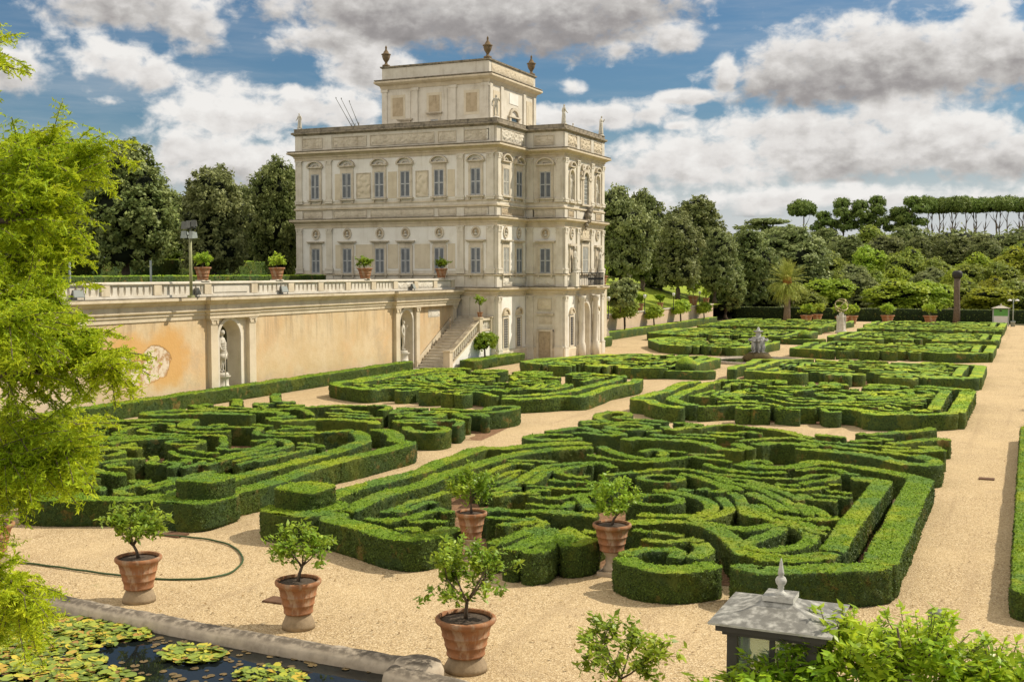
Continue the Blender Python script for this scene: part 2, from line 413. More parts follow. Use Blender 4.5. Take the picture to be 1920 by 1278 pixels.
def terracotta():
    m,n,b = new_mat('terracotta'); p = obj_pos(n)
    a = n.noise(p,3.5,6,.65); st = n.noise(n('ShaderNodeMapping', i_Vector=p, i_Scale=(5,5,.9)).outputs[0],1.5,5,.65)
    c = n.mix(n.smooth(a,.3,.7), (.36,.165,.075), (.22,.105,.052))
    c = n.mix(n.math('MULTIPLY', n.smooth(st,.48,.66), .7), c, (.42,.31,.21))
    c = n.mix(n.math('MULTIPLY', n.smooth(n.noise(p,9,4,.7),.58,.75), .5), c, (.13,.075,.045))
    setc(n,b,c,.8,n.bump(a,.25,.02)); return m
M['terracotta'] = terracotta()

def ochre_wall():
    m,n,b = new_mat('ochre_plaster'); p = world_pos(n)
    s = n('ShaderNodeSeparateXYZ', i_Vector=p); y = s.outputs[1]; z = s.outputs[2]
    a = n.noise(p,.55,6,.62); c = n.mix(n.smooth(a,.3,.7), (.58,.425,.235), (.66,.53,.345))
    c = n.mix(n.math('MULTIPLY', n.smooth(n.noise(p,2.1,6,.7),.48,.7), .45), c, (.53,.39,.22))
    c = n.mix(n.math('MULTIPLY', n.smooth(n.noise(p,.30,5,.65),.48,.66), .55), c, (.64,.42,.22))
    c = n.mix(n.math('MULTIPLY', n.smooth(n.noise(n('ShaderNodeVectorMath', operation='ADD', i_0=p, i_1=(9,9,9)).outputs[0],.42,6,.7),.52,.66), .5), c, (.44,.35,.245))
    st = n.noise(n('ShaderNodeMapping', i_Vector=p, i_Scale=(1,2.2,.22)).outputs[0],1.,5,.65)
    c = n.mix(n.math('MULTIPLY', n.math('MULTIPLY', n.smooth(st,.46,.66), n.smooth(z,1.6,4.1)), .6), c, (.33,.25,.165))
    # washed-out plaster towards the near end, ochre halo and a flaked patch beside the first niche
    c = n.mix(n.math('MULTIPLY', n.smooth(n.math('ADD', y, n.math('MULTIPLY', a, 6.)), 41., 37.5), .75), c, (.66,.52,.385))
    wob = n.math('MULTIPLY_ADD', n.noise(p,1.3,5,.6), 1.6, -.8)
    def ell(cy,cz,ry,rz,wk=1.):
        ty = n.math('DIVIDE', n.math('SUBTRACT',y,cy), ry); tz = n.math('DIVIDE', n.math('SUBTRACT',z,cz), rz)
        return n.math('ADD', n.math('MULTIPLY_ADD',ty,ty,n.math('MULTIPLY',tz,tz)), n.math('MULTIPLY',wob,wk))
    h = n.math('MINIMUM', ell(41.0,2.3,1.7,1.5), ell(38.6,2.6,1.7,1.0))
    c = n.mix(n.math('MULTIPLY', n.smooth(h,1.35,.4), .8), c, (.62,.35,.11))
    hh = n.math('MINIMUM', ell(40.35,2.15,1.0,.78,.95), n.math('MINIMUM', ell(37.9,2.3,.95,.6,.95), ell(39.1,1.72,1.5,.6,.95)))
    pm = n.smooth(hh,1.0,.9)
    pc = n.mix(n.smooth(n.noise(p,2.4,5,.7),.46,.62), (.68,.58,.45), (.42,.25,.12))
    c = n.mix(pm, c, pc)
    ed = n.math('MULTIPLY', n.smooth(hh,1.12,1.0), n.math('SUBTRACT',1.,pm))
    c = n.mix(n.math('MULTIPLY',ed,.6), c, (.30,.15,.05))
    hgt = n.math('ADD', n.noise(p,9,4,.6), n.math('MULTIPLY', pm, -1.5))
    setc(n,b,c,.92,n.bump(hgt,.4,.03)); return m
M['ochre'] = ochre_wall()
M['salmon'] = stone('pale_salmon_plaster', (.62,.47,.34), (.42,.31,.22), .8, .35, .9, .35)

def water_mat():
    m,n,b = new_mat('pond_water'); p = world_pos(n)
    setc(n,b,(.008,.011,.011),.03,n.bump(n.noise(p,3.,3,.5),.04,.02)); b.inputs['Specular IOR Level'].default_value = .5; b.inputs['IOR'].default_value = 1.33
    return m
M['water'] = water_mat()
def glass_mat(name,col,a=.5):
    m,n,b = new_mat(name); setc(n,b,col,.08); b.inputs['Specular IOR Level'].default_value = .5
    b.inputs['Transmission Weight'].default_value = a; return m
M['glass'] = glass_mat('old_glass',(.55,.68,.56),.75)
M['window_glass'] = glass_mat('window_glass',(.12,.14,.14),.0)
M['lens'] = glass_mat('lamp_lens',(.35,.38,.36),.1)
def grass_mat():
    m,n,b = new_mat('lawn_grass'); p = world_pos(n)
    c = n.mix(n.smooth(n.noise(p,3,6,.7),.3,.7), (.17,.25,.015), (.34,.40,.03))
    setc(n,b,n.mix(n.math('MULTIPLY',n.smooth(n.noise(p,.25,4),.4,.7),.5),c,(.07,.12,.015)),.9,n.bump(n.noise(p,40,3),.6,.05)); return m
M['grass'] = grass_mat()
def earth_mat():
    m,n,b = new_mat('woodland_floor'); p = world_pos(n)
    c = n.mix(n.smooth(n.noise(p,.4,6,.7),.35,.65), (.045,.05,.018), (.10,.085,.04)); setc(n,b,c,.95); return m
M['earth'] = earth_mat()

# ------------------------------------------------------------------ ground
def grid_sheet(name, x0,x1,y0,y1,z,mat,nx=1,ny=1,zf=None):
    xs = np.linspace(x0,x1,nx+1); ys = np.linspace(y0,y1,ny+1)
    v = np.array([(x,y,z if zf is None else zf(x,y)) for y in ys for x in xs])
    q = np.array([(j*(nx+1)+i, j*(nx+1)+i+1, (j+1)*(nx+1)+i+1, (j+1)*(nx+1)+i) for j in range(ny) for i in range(nx)])
    o = link(name, np_mesh(name, v, q, None, [mat], smooth=zf is not None)); tag(o, kind='structure'); return o
def hill(x,y):
    """woodland rising behind the garden"""
    h = -.03
    if y > 150: h += 15*(1-math.exp(-((y-150)/130.)**2))*(.45+.55*(1/(1+math.exp(-(x+75)/22))))
    if y > 150: h += .8*math.sin(x*.05)*min(1,(y-150)/60)
    return h
ground = grid_sheet('ground', -900,900,-120,1900,-.03,M['earth'],90,100,hill)
gravel = grid_sheet('gravel_court', -35.9, 9.5, 3.0, 149.6, 0., M['gravel'], 60, 180, lambda x,y: .012*math.sin(x*1.7+y*.9)*math.sin(y*.53-x*.31))
tag(gravel, kind='structure')
# ------------------------------------------------------------------ clipped box hedges
def resample(pts, ds, closed=False):
    P = np.array([(p[0],p[1]) for p in pts], float)
    m = len(P); out = []
    segs = m if closed else m-1
    for i in range(segs):
        if closed: a,b,c,d = P[(i-1)%m],P[i],P[(i+1)%m],P[(i+2)%m]
        else: a,b,c,d = P[max(i-1,0)],P[i],P[i+1],P[min(i+2,m-1)]
        k = max(2,int(np.linalg.norm(c-b)/.08))
        for t in np.arange(k)/k:
            out.append(.5*((2*b)+(-a+c)*t+(2*a-5*b+4*c-d)*t*t+(-a+3*b-3*c+d)*t**3))
    out.append(P[0] if closed else P[-1]); out = np.array(out)
    L = np.concatenate([[0],np.cumsum(np.linalg.norm(np.diff(out,axis=0),axis=1))])
    n = max(3,int(round(L[-1]/ds)))
    s = np.linspace(0,L[-1],n+1)
    return np.stack([np.interp(s,L,out[:,k]) for k in (0,1)],1), L[-1]
def wob(p, f, seed):
    return (np.sin(p[:,0]*f+seed)*np.cos(p[:,1]*f*1.13+seed*2.1)+np.sin(p[:,2]*f*1.3+p[:,0]*f*.7+seed*.7)*np.cos(p[:,1]*f*.8-seed))*.5
def hedge_arrays(pts, w, h, ds, closed=False, dens=0, leaf=.03, seed=0, jit=.014, straight=False, z0=0.):
    rng = np.random.default_rng(seed+1000)
    if straight:
        P = np.array([(p[0],p[1]) for p in pts],float); q=[]
        for a,b in zip(P[:-1],P[1:]):
            k = max(1,int(np.linalg.norm(b-a)/ds)); q += [a+(b-a)*t for t in np.arange(k)/k]
        C = np.array(q+[P[-1]])
    else: C,_ = resample(pts, ds, closed)
    if closed: C = C[:-1]
    n = len(C)
    T = (np.roll(C,-1,0)-np.roll(C,1,0)) if closed else np.gradient(C,axis=0)
    T /= np.maximum(np.linalg.norm(T,axis=1,keepdims=True),1e-6); N = np.stack([T[:,1],-T[:,0]],1)
    ww = np.full(n,w/2.)
    if not closed:                                   # rounded ends
        s = np.concatenate([[0],np.cumsum(np.linalg.norm(np.diff(C,axis=0),axis=1))]); e = np.minimum(s, s[-1]-s)
        rr = w*.34; ww = ww*np.where(e<rr, .38+.62*np.sqrt(np.clip(1-(1-e/rr)**2,0,1)), 1)
    kz = max(2,int(round(h/ds/1.3))); kt = max(2,int(round(w/ds/1.1)))
    prof = [(-1.,z0+(h-z0-.018)*i/kz) for i in range(kz+1)]+[(-.955+1.91*i/kt,h) for i in range(kt+1)]+[(1.,z0+(h-z0-.018)*i/kz) for i in range(kz,-1,-1)]
    k = len(prof); A = np.array([p[0] for p in prof]); Z = np.array([p[1] for p in prof])
    A = np.where(Z<z0+.02, A*.9, A)
    V = np.empty((n,k,3)); V[:,:,:2] = C[:,None,:]+N[:,None,:]*(ww[:,None]*A[None,:])[:,:,None]; V[:,:,2] = Z[None,:]
    V = V.reshape(-1,3)
    up = (Z>h*.9)[None,:].repeat(n,0).ravel()
    am = wob(V,2.3,seed)*.024+wob(V,6.7,seed+3)*.012+rng.normal(0,jit,len(V))
    nn = np.zeros_like(V); nn[:,:2] = (N[:,None,:]*np.sign(A)[None,:,None]).reshape(-1,2); nn[up] = (0,0,1)
    V = V+nn*am[:,None]; V[:,2] = np.maximum(V[:,2], z0)
    i = np.arange(n if closed else n-1); j = np.arange(k-1); I,J = np.meshgrid(i,j,indexing='ij'); I2 = (I+1)%n
    Q = np.stack([I*k+J, I*k+J+1, I2*k+J+1, I2*k+J],-1).reshape(-1,4)
    if not closed:                                   # end walls: strip across the section
        caps = []
        for base,flip in ((0,False),((n-1)*k,True)):
            for a in range(k//2-1 if k%2==0 else k//2):
                f = [base+a, base+k-1-a, base+k-2-a, base+a+1]
                if len(set(f))<4: continue
                caps.append(f[::-1] if flip else f)
        Q = np.concatenate([Q,np.array(caps)])
    mat = np.zeros(len(Q),int)
    if dens:
        a,b,c,d = (V[Q[:,x]] for x in range(4))
        nr = np.cross(c-a,d-b); ar = np.linalg.norm(nr,axis=1)*.5; nr /= np.maximum(ar*2,1e-9)[:,None]
        # only count leaves on faces that can be seen from the paths
        cnt = rng.poisson(ar*dens)
        src = np.repeat(np.arange(len(Q)),cnt); m = len(src)
        u = rng.random((m,1)); v = rng.random((m,1))
        pos = a[src]*(1-u)*(1-v)+b[src]*u*(1-v)+c[src]*u*v+d[src]*(1-u)*v
        LV,LQ = leaves(pos+nr[src]*rng.uniform(0,.020,(m,1)), nr[src]*.55+rng.normal(0,.6,(m,3))+np.array([0,0,.25]), leaf*rng.uniform(.6,1.5,m), rng)
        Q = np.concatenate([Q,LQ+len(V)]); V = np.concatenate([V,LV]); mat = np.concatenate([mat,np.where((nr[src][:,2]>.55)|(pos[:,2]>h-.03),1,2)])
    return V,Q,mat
def leaves(pos, nrm, size, rng, slim=.55, axis=None):
    """one pointed quad per leaf"""
    m = len(pos); nrm = nrm/np.maximum(np.linalg.norm(nrm,axis=1,keepdims=True),1e-6)
    t = rng.normal(size=(m,3)) if axis is None else axis+rng.normal(0,.35,(m,3))
    t -= nrm*(t*nrm).sum(1,keepdims=True); t /= np.maximum(np.linalg.norm(t,axis=1,keepdims=True),1e-6)
    b = np.cross(nrm,t); s = np.asarray(size)[:,None]
    V = np.stack([pos-t*s*.55, pos+b*s*slim*.5-t*s*.05, pos+t*s*.55, pos-b*s*slim*.5-t*s*.05],1).reshape(-1,3)
    return V, np.arange(m*4).reshape(m,4)
def hedge_mesh(name, strokes, ds, dens=0, leaf=.03, far_=False, **kw):
    VV=[];QQ=[];MM=[]; o=0
    for k,(pts,w,h,cl,seed) in enumerate(strokes):
        V,Q,m = hedge_arrays(pts,w,h,ds,cl,dens,leaf,seed,**kw); VV.append(V); QQ.append(Q+o); MM.append(m); o+=len(V)
    MM = np.concatenate(MM)
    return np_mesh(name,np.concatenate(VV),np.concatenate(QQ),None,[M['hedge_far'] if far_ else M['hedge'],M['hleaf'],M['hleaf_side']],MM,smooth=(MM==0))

HZ = .66
def tz(x0,y0,s):
    return lambda l,z=HZ: [tuple(gnd(x0+a*s,y0+b*s,z)[:2]) for a,b in l]
T1 = tz(440,820,400/1893); T2 = tz(800,820,400/1893); T3 = tz(1100,820,400/1893); T4 = tz(1380,850,400/1893)
T5 = tz(980,750,420/1920); T6 = tz(1380,750,420/1920)
def circ(c, rx, ry=None, n=10): 
    ry = ry or rx
    return [(c[0]+rx*math.cos(2*math.pi*k/n), c[1]+ry*math.sin(2*math.pi*k/n)) for k in range(n)]
# plan of the big compartment (right of the axis, nearest the camera), surveyed hedge by hedge
BIG_BORDER = [
 (T1([(660,610),(900,490),(1100,425),(1300,375),(1500,325),(1700,268)])+T2([(0,262),(150,200),(300,145),(480,88),(700,84),(900,62),(1100,47),(1300,37),(1460,45)]), .56),
 (T1([(1000,640),(1200,540),(1400,475),(1600,420),(1800,345)])+T2([(100,335),(300,278),(500,213),(700,160),(850,127),(1000,110),(1200,92),(1470,75)]), .52),
 (T1([(930,660),(870,710),(1000,745),(1150,785),(1300,835),(1450,868),(1620,880),(1800,842),(1940,790)]), .60),
 (T4([(0,95),(200,112),(400,117),(600,97),(720,72),(900,90),(1100,120),(1300,150),(1500,190),(1640,226)]), .52),
 (T4([(1645,222),(1595,320),(1535,430),(1480,550),(1412,700),(1337,830),(1270,985)]), .66),
 (T3([(1290,1165),(1450,1160)])+T4([(130,1035),(300,1040),(600,1032),(900,1022),(1150,1012),(1320,985)]), .58),
 (T4([(850,880),(965,700),(1092,520),(1195,400),(1268,300),(1312,238)]), .50),
 (T4([(1300,238),(1150,218),(1020,212)]), .55),
 (T3([(1420,1030),(1600,1040),(1740,1045)])+T4([(200,910),(450,922),(700,902),(870,870)]), .48)]
BIG_SCROLL = [
 (T1([(1150,700),(1350,710),(1550,690),(1700,640),(1860,610)])+T2([(120,620),(240,640)]), .42),
 (T1([(1430,800),(1550,785),(1640,812)]), .44),
 (T1([(1540,740),(1700,720),(1893,732)]), .4),
 (T1([(1290,650),(1400,630),(1550,570),(1680,540),(1893,470)]), .38),
 (T1([(1400,665),(1550,622),(1700,565),(1800,572)]), .36),
 (T2([(420,370),(520,320),(640,270),(780,225),(950,237)]), .36),
 (T2([(720,215),(850,205),(1000,209),(1160,212)]), .36),
 (T2([(480,400),(580,350),(700,310),(830,275),(870,282)]), .3),
 (T2([(600,392),(700,362),(790,312)]), .3),
 (T2([(580,452),(700,420),(830,370),(930,302),(1050,247),(1200,227),(1400,215),(1560,220),(1670,256)]), .42),
 (T2([(895,397),(980,360),(1040,310),(1120,270),(1195,262)]), .42),
 (T2([(1480,240),(1400,240),(1260,270),(1165,302),(1250,327),(1350,341),(1455,346)]), .38),
 (T2([(1090,375),(1200,395),(1350,396),(1500,401),(1680,400),(1700,368)]), .34),
 (T2([(890,405),(1000,415),(1150,430),(1350,433),(1560,430),(1700,420)]), .34),
 (T2([(1100,450),(980,450),(920,480),(1000,512),(1150,516),(1300,492),(1500,480)]), .42),
 (T2([(900,572),(1000,592),(1150,602),(1230,600),(1285,560)]), .42),
 (T2([(580,500),(700,450),(835,436)]), .36),
 (T2([(600,522),(750,492),(900,490),(990,502)]), .36),
 (T2([(480,640),(620,632),(800,647),(1000,652),(1200,667),(1350,680),(1520,690)]), .56),
 (T2([(1340,510),(1390,560),(1470,650)]), .5),
 (T2([(530,682),(700,692),(850,712),(900,742),(760,747),(640,772)]), .42),
 (T2([(900,690),(990,722),(1040,747),(950,792),(850,782)]), .38),
 (T2([(1000,790),(850,842),(700,890),(560,925)]), .5),
 (T2([(1080,800),(1000,870),(850,940),(725,995)]), .6),
 (T2([(1130,810),(1100,900),(1020,985),(850,1010)]), .6),
 (T2([(1190,830),(1235,900),(1260,945),(1380,930),(1490,895)]), .6),
 (T2([(1240,775),(1330,830),(1400,872),(1480,885)]), .46),
 (T2([(1400,800),(1500,822),(1560,800)]), .42),
 (T3([(120,70),(200,102),(300,140),(450,170),(620,180),(725,165)]), .5),
 (T3([(480,125),(560,103),(640,105),(690,132),(650,160)]), .42),
 (T3([(700,110),(800,122),(890,132)]), .36),
 (T3([(900,150),(1050,151),(1225,156)]), .36),
 (T3([(20,155),(200,190),(400,210),(600,210),(780,190),(920,172),(1060,187),(1180,202),(1285,215)]), .42),
 (T3([(1060,220),(1180,262),(1350,282),(1550,292),(1770,290)]), .42),
 (T3([(1320,238),(1450,200),(1560,190),(1630,215)]), .38),
 (T3([(110,327),(300,305),(500,290),(700,270),(880,270),(1050,297),(1300,327),(1600,347),(1893,350)])+T4([(650,182),(800,170),(890,197),(800,227),(650,242),(580,267)]), .36),
 (circ(tuple(gnd(1239,895,HZ)[:2]), .56), .34, True),
 (circ(tuple(gnd(1229,936,HZ)[:2]), .60), .36, True),
 (T3([(830,322),(950,342),(1080,380),(1200,430),(1230,462),(1100,487)]), .46),
 (T3([(980,442),(1100,440)]), .38),
 (T3([(1210,395),(1370,450)]), .36),
 (T3([(1040,322),(1250,350)])+T4([(0,215),(150,232),(300,277),(450,306),(600,311),(750,286),(820,282)]), .36),
 (T3([(1150,355),(1300,400)])+T4([(0,262),(150,295),(300,347),(450,422),(535,515)]), .4),
 (T4([(100,255),(300,302),(450,347),(580,415)]), .36),
 (T4([(548,440),(600,482),(652,540)]), .42),
 (T4([(110,350),(250,402),(350,452),(425,512)]), .5),
 (T4([(120,440),(200,500),(300,560),(450,592)]), .42),
 (T4([(200,440),(300,500),(450,552),(650,567),(930,560)]), .42),
 (T4([(570,350),(650,390),(780,406),(890,400)]), .42),
 (T4([(670,350),(800,366),(1030,386)]), .36),
 (T4([(800,330),(900,336),(1030,346)]), .3),
 (T4([(820,265),(935,271)]), .3),
 (T4([(640,440),(720,482),(800,542)]), .42),
 (T4([(340,260),(450,266),(570,276)]), .32),
 (T4([(1095,182),(980,167),(900,137),(750,120),(535,136)]), .42),
 (T3([(1180,525),(1225,560),(1270,620),(1200,662),(1080,700),(900,722)]), .42),
 (T3([(1270,485),(1350,522),(1390,602),(1420,670),(1530,700)]), .44),
 (T3([(600,460),(760,480),(900,502),(1030,542),(1110,602),(1080,662),(950,692),(700,692),(450,680)]), .5),
 (T3([(800,465),(945,472)]), .4),
 (T3([(330,732),(600,722),(900,722),(1100,770),(1250,850),(1350,950),(1420,1025)]), .66),
 (T3([(310,1045),(450,1105),(650,1142),(850,1142),(1050,1120),(1130,1095)]), .74),
 (T3([(320,1030),(450,990),(650,980),(800,992),(790,1060)]), .52),
 (T3([(1000,920),(1050,982),(980,1042),(900,1062)]), .6),
 (T3([(490,892),(700,922),(900,902),(1030,922)]), .42),
 (T3([(590,832),(700,850),(860,872)]), .42),
 (T3([(420,792),(560,820)]), .4),
 (T3([(1050,742),(1250,782),(1450,792),(1650,762),(1780,750),(1893,760)])+T4([(450,592),(560,602),(700,642),(830,642)]), .5),
 (T4([(400,640),(330,690),(200,732),(95,780),(150,830),(300,842),(450,822),(600,790),(670,730),(620,672),(500,622)]), .5),
 (T4([(560,652),(680,682),(800,712)]), .34)]
STRIP = [
 (T5([(500,312),(350,326),(150,331),(40,312),(120,290),(300,280),(420,292)]), .48),
 (T5([(200,265),(330,245),(450,230),(560,237),(660,267)]), .42),
 (T5([(420,275),(550,275),(700,291),(850,290),(780,266),(700,246)]), .48),
 (T5([(490,185),(600,175),(740,186)]), .42),
 (T5([(500,210),(650,206),(800,195),(950,185),(1080,200),(1180,211)]), .42),
 (T5([(780,205),(650,155),(660,122),(760,105),(880,110),(900,132),(800,150),(950,166),(1100,175),(1240,191)]), .46),
 (T5([(740,237),(850,215),(1000,215),(1080,236),(1000,256),(870,256)]), .48, True),
 (T5([(850,330),(1000,320),(1200,330),(1400,340),(1550,360),(1700,411),(1900,415)]), .62),
 (T5([(1080,265),(1170,245)]), .5),
 (T5([(1090,290),(1250,306),(1500,316),(1650,331)]), .42),
 (T5([(1210,220),(1270,251),(1380,236),(1440,225),(1400,195),(1290,190)]), .42),
 (T5([(1440,205),(1545,216)]), .46),
 (T5([(1480,252),(1600,225),(1750,215),(1900,231)]), .42),
 (T5([(1580,262),(1750,272),(1900,275)]), .4),
 (T5([(1320,285),(1500,290),(1700,301),(1900,311)]), .42),
 (T6([(0,215),(150,231),(300,246),(450,270),(560,301),(660,322)]), .44),
 (T6([(0,276),(100,270),(205,291)]), .42),
 (T6([(0,346),(200,331),(450,321),(600,341)]), .4),
 (T6([(0,376),(60,402),(150,422)]), .5),
 (T6([(150,387),(300,372),(470,376),(700,401)]), .62),
 (T6([(540,331),(800,351),(1000,371),(1250,386),(1500,401)]), .42),
 (T6([(560,352),(850,391),(1100,421),(1300,450),(1500,471),(1650,506)]), .44),
 (T6([(510,412),(700,421),(900,441),(1100,466),(1300,501),(1450,541),(1620,551),(1700,540),(1660,498),(1540,465)]), .62),
 (T6([(1250,421),(1450,431),(1650,426),(1800,430)]), .58),
 (T6([(1560,405),(1760,404)]), .5),
 (T6([(1100,301),(1250,291),(1400,276),(1550,266),(1690,245)]), .52),
 (T6([(1050,271),(1200,311),(1350,331)]), .46),
 (T6([(980,351),(1100,331),(1250,341)]), .44),
 (T6([(1300,371),(1500,351),(1700,331),(1840,330)]), .54),
 (T6([(680,290),(800,301),(930,321)]), .5)]
AXX = -17.05; MIDY = 79.2
def st(l, seed, dh=0., ws=1.):
    out = []
    for k,e in enumerate(l):
        out.append((e[0], e[1]*ws, HZ+dh+((k*7919)%13-6)*.005, len(e)>2, seed+k))
    return out
def warp(strokes, f): return [([f(*p) for p in s[0]],)+s[1:] for s in strokes]

def soil_sheet(name, poly, parent):
    mb = MB(); mb.add([(x,y,.006) for x,y in poly], [tuple(range(len(poly)))]); return mb.build(name, M['soil'], parent)
BEDG = 'box hedge compartments of the formal garden'
def bed(name, label, border, scroll, soil, ds, dens, leaf, each=True, far_=False, group=BEDG):
    t = thing(name, label, 'hedge bed', (0,0,0), 0, group)
    soil_sheet('soil', soil, t)
    if each:
        for s in border: link('border_hedge', hedge_mesh('border_hedge',[s],ds,dens,leaf,far_), t)
        for s in scroll: link('scroll_hedge', hedge_mesh('scroll_hedge',[s],ds,dens,leaf,far_), t)
    else:
        if border: link('border_hedge', hedge_mesh('border_hedge',border,ds,dens,leaf,far_), t)
        if scroll: link('scroll_hedge', hedge_mesh('scroll_hedge',scroll,ds,dens,leaf,far_), t)
    return t
def place_copy(o, mat4, label):
    c = copy_tree(o); c.matrix_world = mat4; c['label'] = label; return c
def mirX(x0): return Matrix.Translation((2*x0,0,0)) @ Matrix.Scale(-1,4,(1,0,0))
def flipY(y0): return Matrix.Translation((0,2*y0,0)) @ Matrix.Scale(-1,4,(0,1,0))

big_b = st(BIG_BORDER,10); big_s = st(BIG_SCROLL,40,-.02,.66)
soil_big = [(-15.4,22.3),(-11,22),(-6,22),(-2.9,22.8),(-2.4,32.3),(-8,33.2),(-14.5,33.6),(-15.5,30)]
r1 = bed('parterre_bed','largest clipped box bed with many scrolls, in front right of the central path', big_b, big_s, soil_big, .065, 430, .042)
def stepblock(t):
    """two-tier clipped block at the path corner of a bed"""
    a = [(-16.15,22.2),(-14.75,22.2)]
    link('corner_block', hedge_mesh('corner_block',[([(-15.45,21.45),(-15.45,23.3)],1.75,.68,False,5)],.065,430,.042), t)
    link('corner_cap', hedge_mesh('corner_cap',[([(-15.6,21.95),(-15.55,23.2)],1.25,1.12,False,6)],.065,430,.042,z0=.6), t)
stepblock(r1)
place_copy(r1, mirX(AXX), 'clipped box bed of scrolls at near left, partly behind the feathery tree')
strip_s = st(STRIP,140,0,.78)
soil_strip = [(-15.8,37.8),(-11,37.2),(-3,37.4),(-2.8,43),(-8,43.4),(-15,43)]
r2 = bed('parterre_bed','narrow bed of lily-like clipped box scrolls behind the largest right bed', [], strip_s, soil_strip, .085, 170, .05)
place_copy(r2, mirX(AXX), 'narrow bed of clipped box scrolls on the left, behind the near left bed')
# third compartments: the big plan turned about the narrow strip
V0,V1 = 21.3,35.2
def f3(x,y): return (x, 45.6+(V1-y)*(58.6-45.6)/(V1-V0))
soil3 = [f3(x,y) for x,y in soil_big]
r3 = bed('parterre_bed','clipped box bed with wavy front beyond the narrow strip, right of the central path', warp(big_b,f3), warp(big_s,f3), soil3, .11, 110, .06, far_=True)
place_copy(r3, mirX(AXX), 'broad low clipped box bed left of the path, in front of the stone stair')
# fourth compartments, up to the fountain crossing
def f4(x,y): return (x, 63.9+(y-V0)*(75.6-63.9)/(V1-V0))
def cham(f, y1):   # keep clear of the round basin
    def g(x,y):
        X,Y = f(x,y); d = math.hypot(X-AXX, Y-MIDY)
        if d < 6.1:
            k = 6.1/max(d,.1); X = AXX+(X-AXX)*k; Y = MIDY+(Y-MIDY)*k
        return X,Y
    return g
g4 = cham(f4,0)
r4 = bed('parterre_bed','clipped box bed right of the fountain basin, on its near side', warp(big_b,g4), warp(big_s,g4), [g4(*p) for p in soil_big], .15, 0, 0, False, True)
def left_near_house(g):
    """the beds on the house side narrow towards the projecting front"""
    def h(x,y):
        X,Y = g(x,y); X = 2*AXX-X; u = AXX-X
        t = max(0.,min(1.,(11.5-abs(Y-MIDY))/9.)); lim = 11.6-4.6*t
        return (AXX-1.5-(u-1.5)*(lim-1.5)/13.4, Y)
    return h
h4 = left_near_house(g4)
bed('parterre_bed','clipped box bed between the villa front and the near side of the fountain', warp(big_b,h4), warp(big_s,h4), [h4(*p) for p in soil_big], .15, 0, 0, False, True)
# beyond the crossing everything repeats, mirrored about it
fl = flipY(MIDY)
def mir(f): return lambda x,y: (f(x,y)[0], 2*MIDY-f(x,y)[1])
place_copy(r4, fl, 'clipped box bed right of the fountain basin, on its far side')
m4 = mir(h4)
bed('parterre_bed','clipped box bed left of the fountain on its far side, beside the villa corner', warp(big_b,m4), warp(big_s,m4), [m4(*p) for p in soil_big], .16, 0, 0, False, True)
b3s = warp(big_b,f3); s3s = warp(big_s,f3)
r5 = bed('parterre_bed','far clipped box bed right of the white armillary pedestal', warp(b3s,lambda x,y:(x,2*MIDY-y)), warp(s3s,lambda x,y:(x,2*MIDY-y)), [(x,2*MIDY-y) for x,y in soil3], .18, 0, 0, False, True)
place_copy(r5, mirX(AXX), 'far clipped box bed left of the axis, in front of the salmon wall')
r6 = bed('parterre_bed','far narrow clipped box strip behind the armillary pedestal, right side', [], warp(strip_s,lambda x,y:(x,2*MIDY-y)), [(x,2*MIDY-y) for x,y in soil_strip], .18, 0, 0, False, True)
place_copy(r6, mirX(AXX), 'far narrow clipped box strip left of the armillary pedestal')
r7 = bed('parterre_bed','farthest clipped box bed on the right, near the notice board', warp(big_b,lambda x,y:(x,2*MIDY-y)), warp(big_s,lambda x,y:(x,2*MIDY-y)), [(x,2*MIDY-y) for x,y in soil_big], .2, 0, 0, False, True)
place_copy(r7, mirX(AXX), 'farthest clipped box bed on the left, in front of the palm')
# small corner beds by the fountain with a clipped ball
def corner_bed(x,y,label,s=1.):
    t = thing('corner_bed', label, 'hedge bed', (x,y,0), 0, 'small hedged corners with a clipped ball')
    link('border_hedge', hedge_mesh('border_hedge',[([(-1.5*s,1.),(-1.9*s,0),(-1.3*s,-.9),(0,-1.1),(1.3*s,-.9),(1.7*s,0)],.42,.5,False,3)],.14,0,.05,True), t)
    c = ball_mesh('topiary_ball', .62, M['hedge_far']); link('topiary_ball', c, t, (0,.1,.62))
def ball_mesh(name, r, mat, n=20):
    mb = MB(); mb.lathe([(max(.01,r*math.sin(math.pi*i/n))*(1+.05*math.sin(i*7)), -r*math.cos(math.pi*i/n)) for i in range(n+1)], 24)
    me = mb.mesh(name, mat)
    for v in me.vertices: v.co *= 1+.05*math.sin(v.co.x*13+v.co.y*7)*math.sin(v.co.z*11)
    return me
corner_bed(*gnd(1285,708)[:2],'small hedged corner with clipped ball, near side of the fountain')
corner_bed(*gnd(1508,645)[:2],'small hedged corner with clipped ball, far side of the fountain')

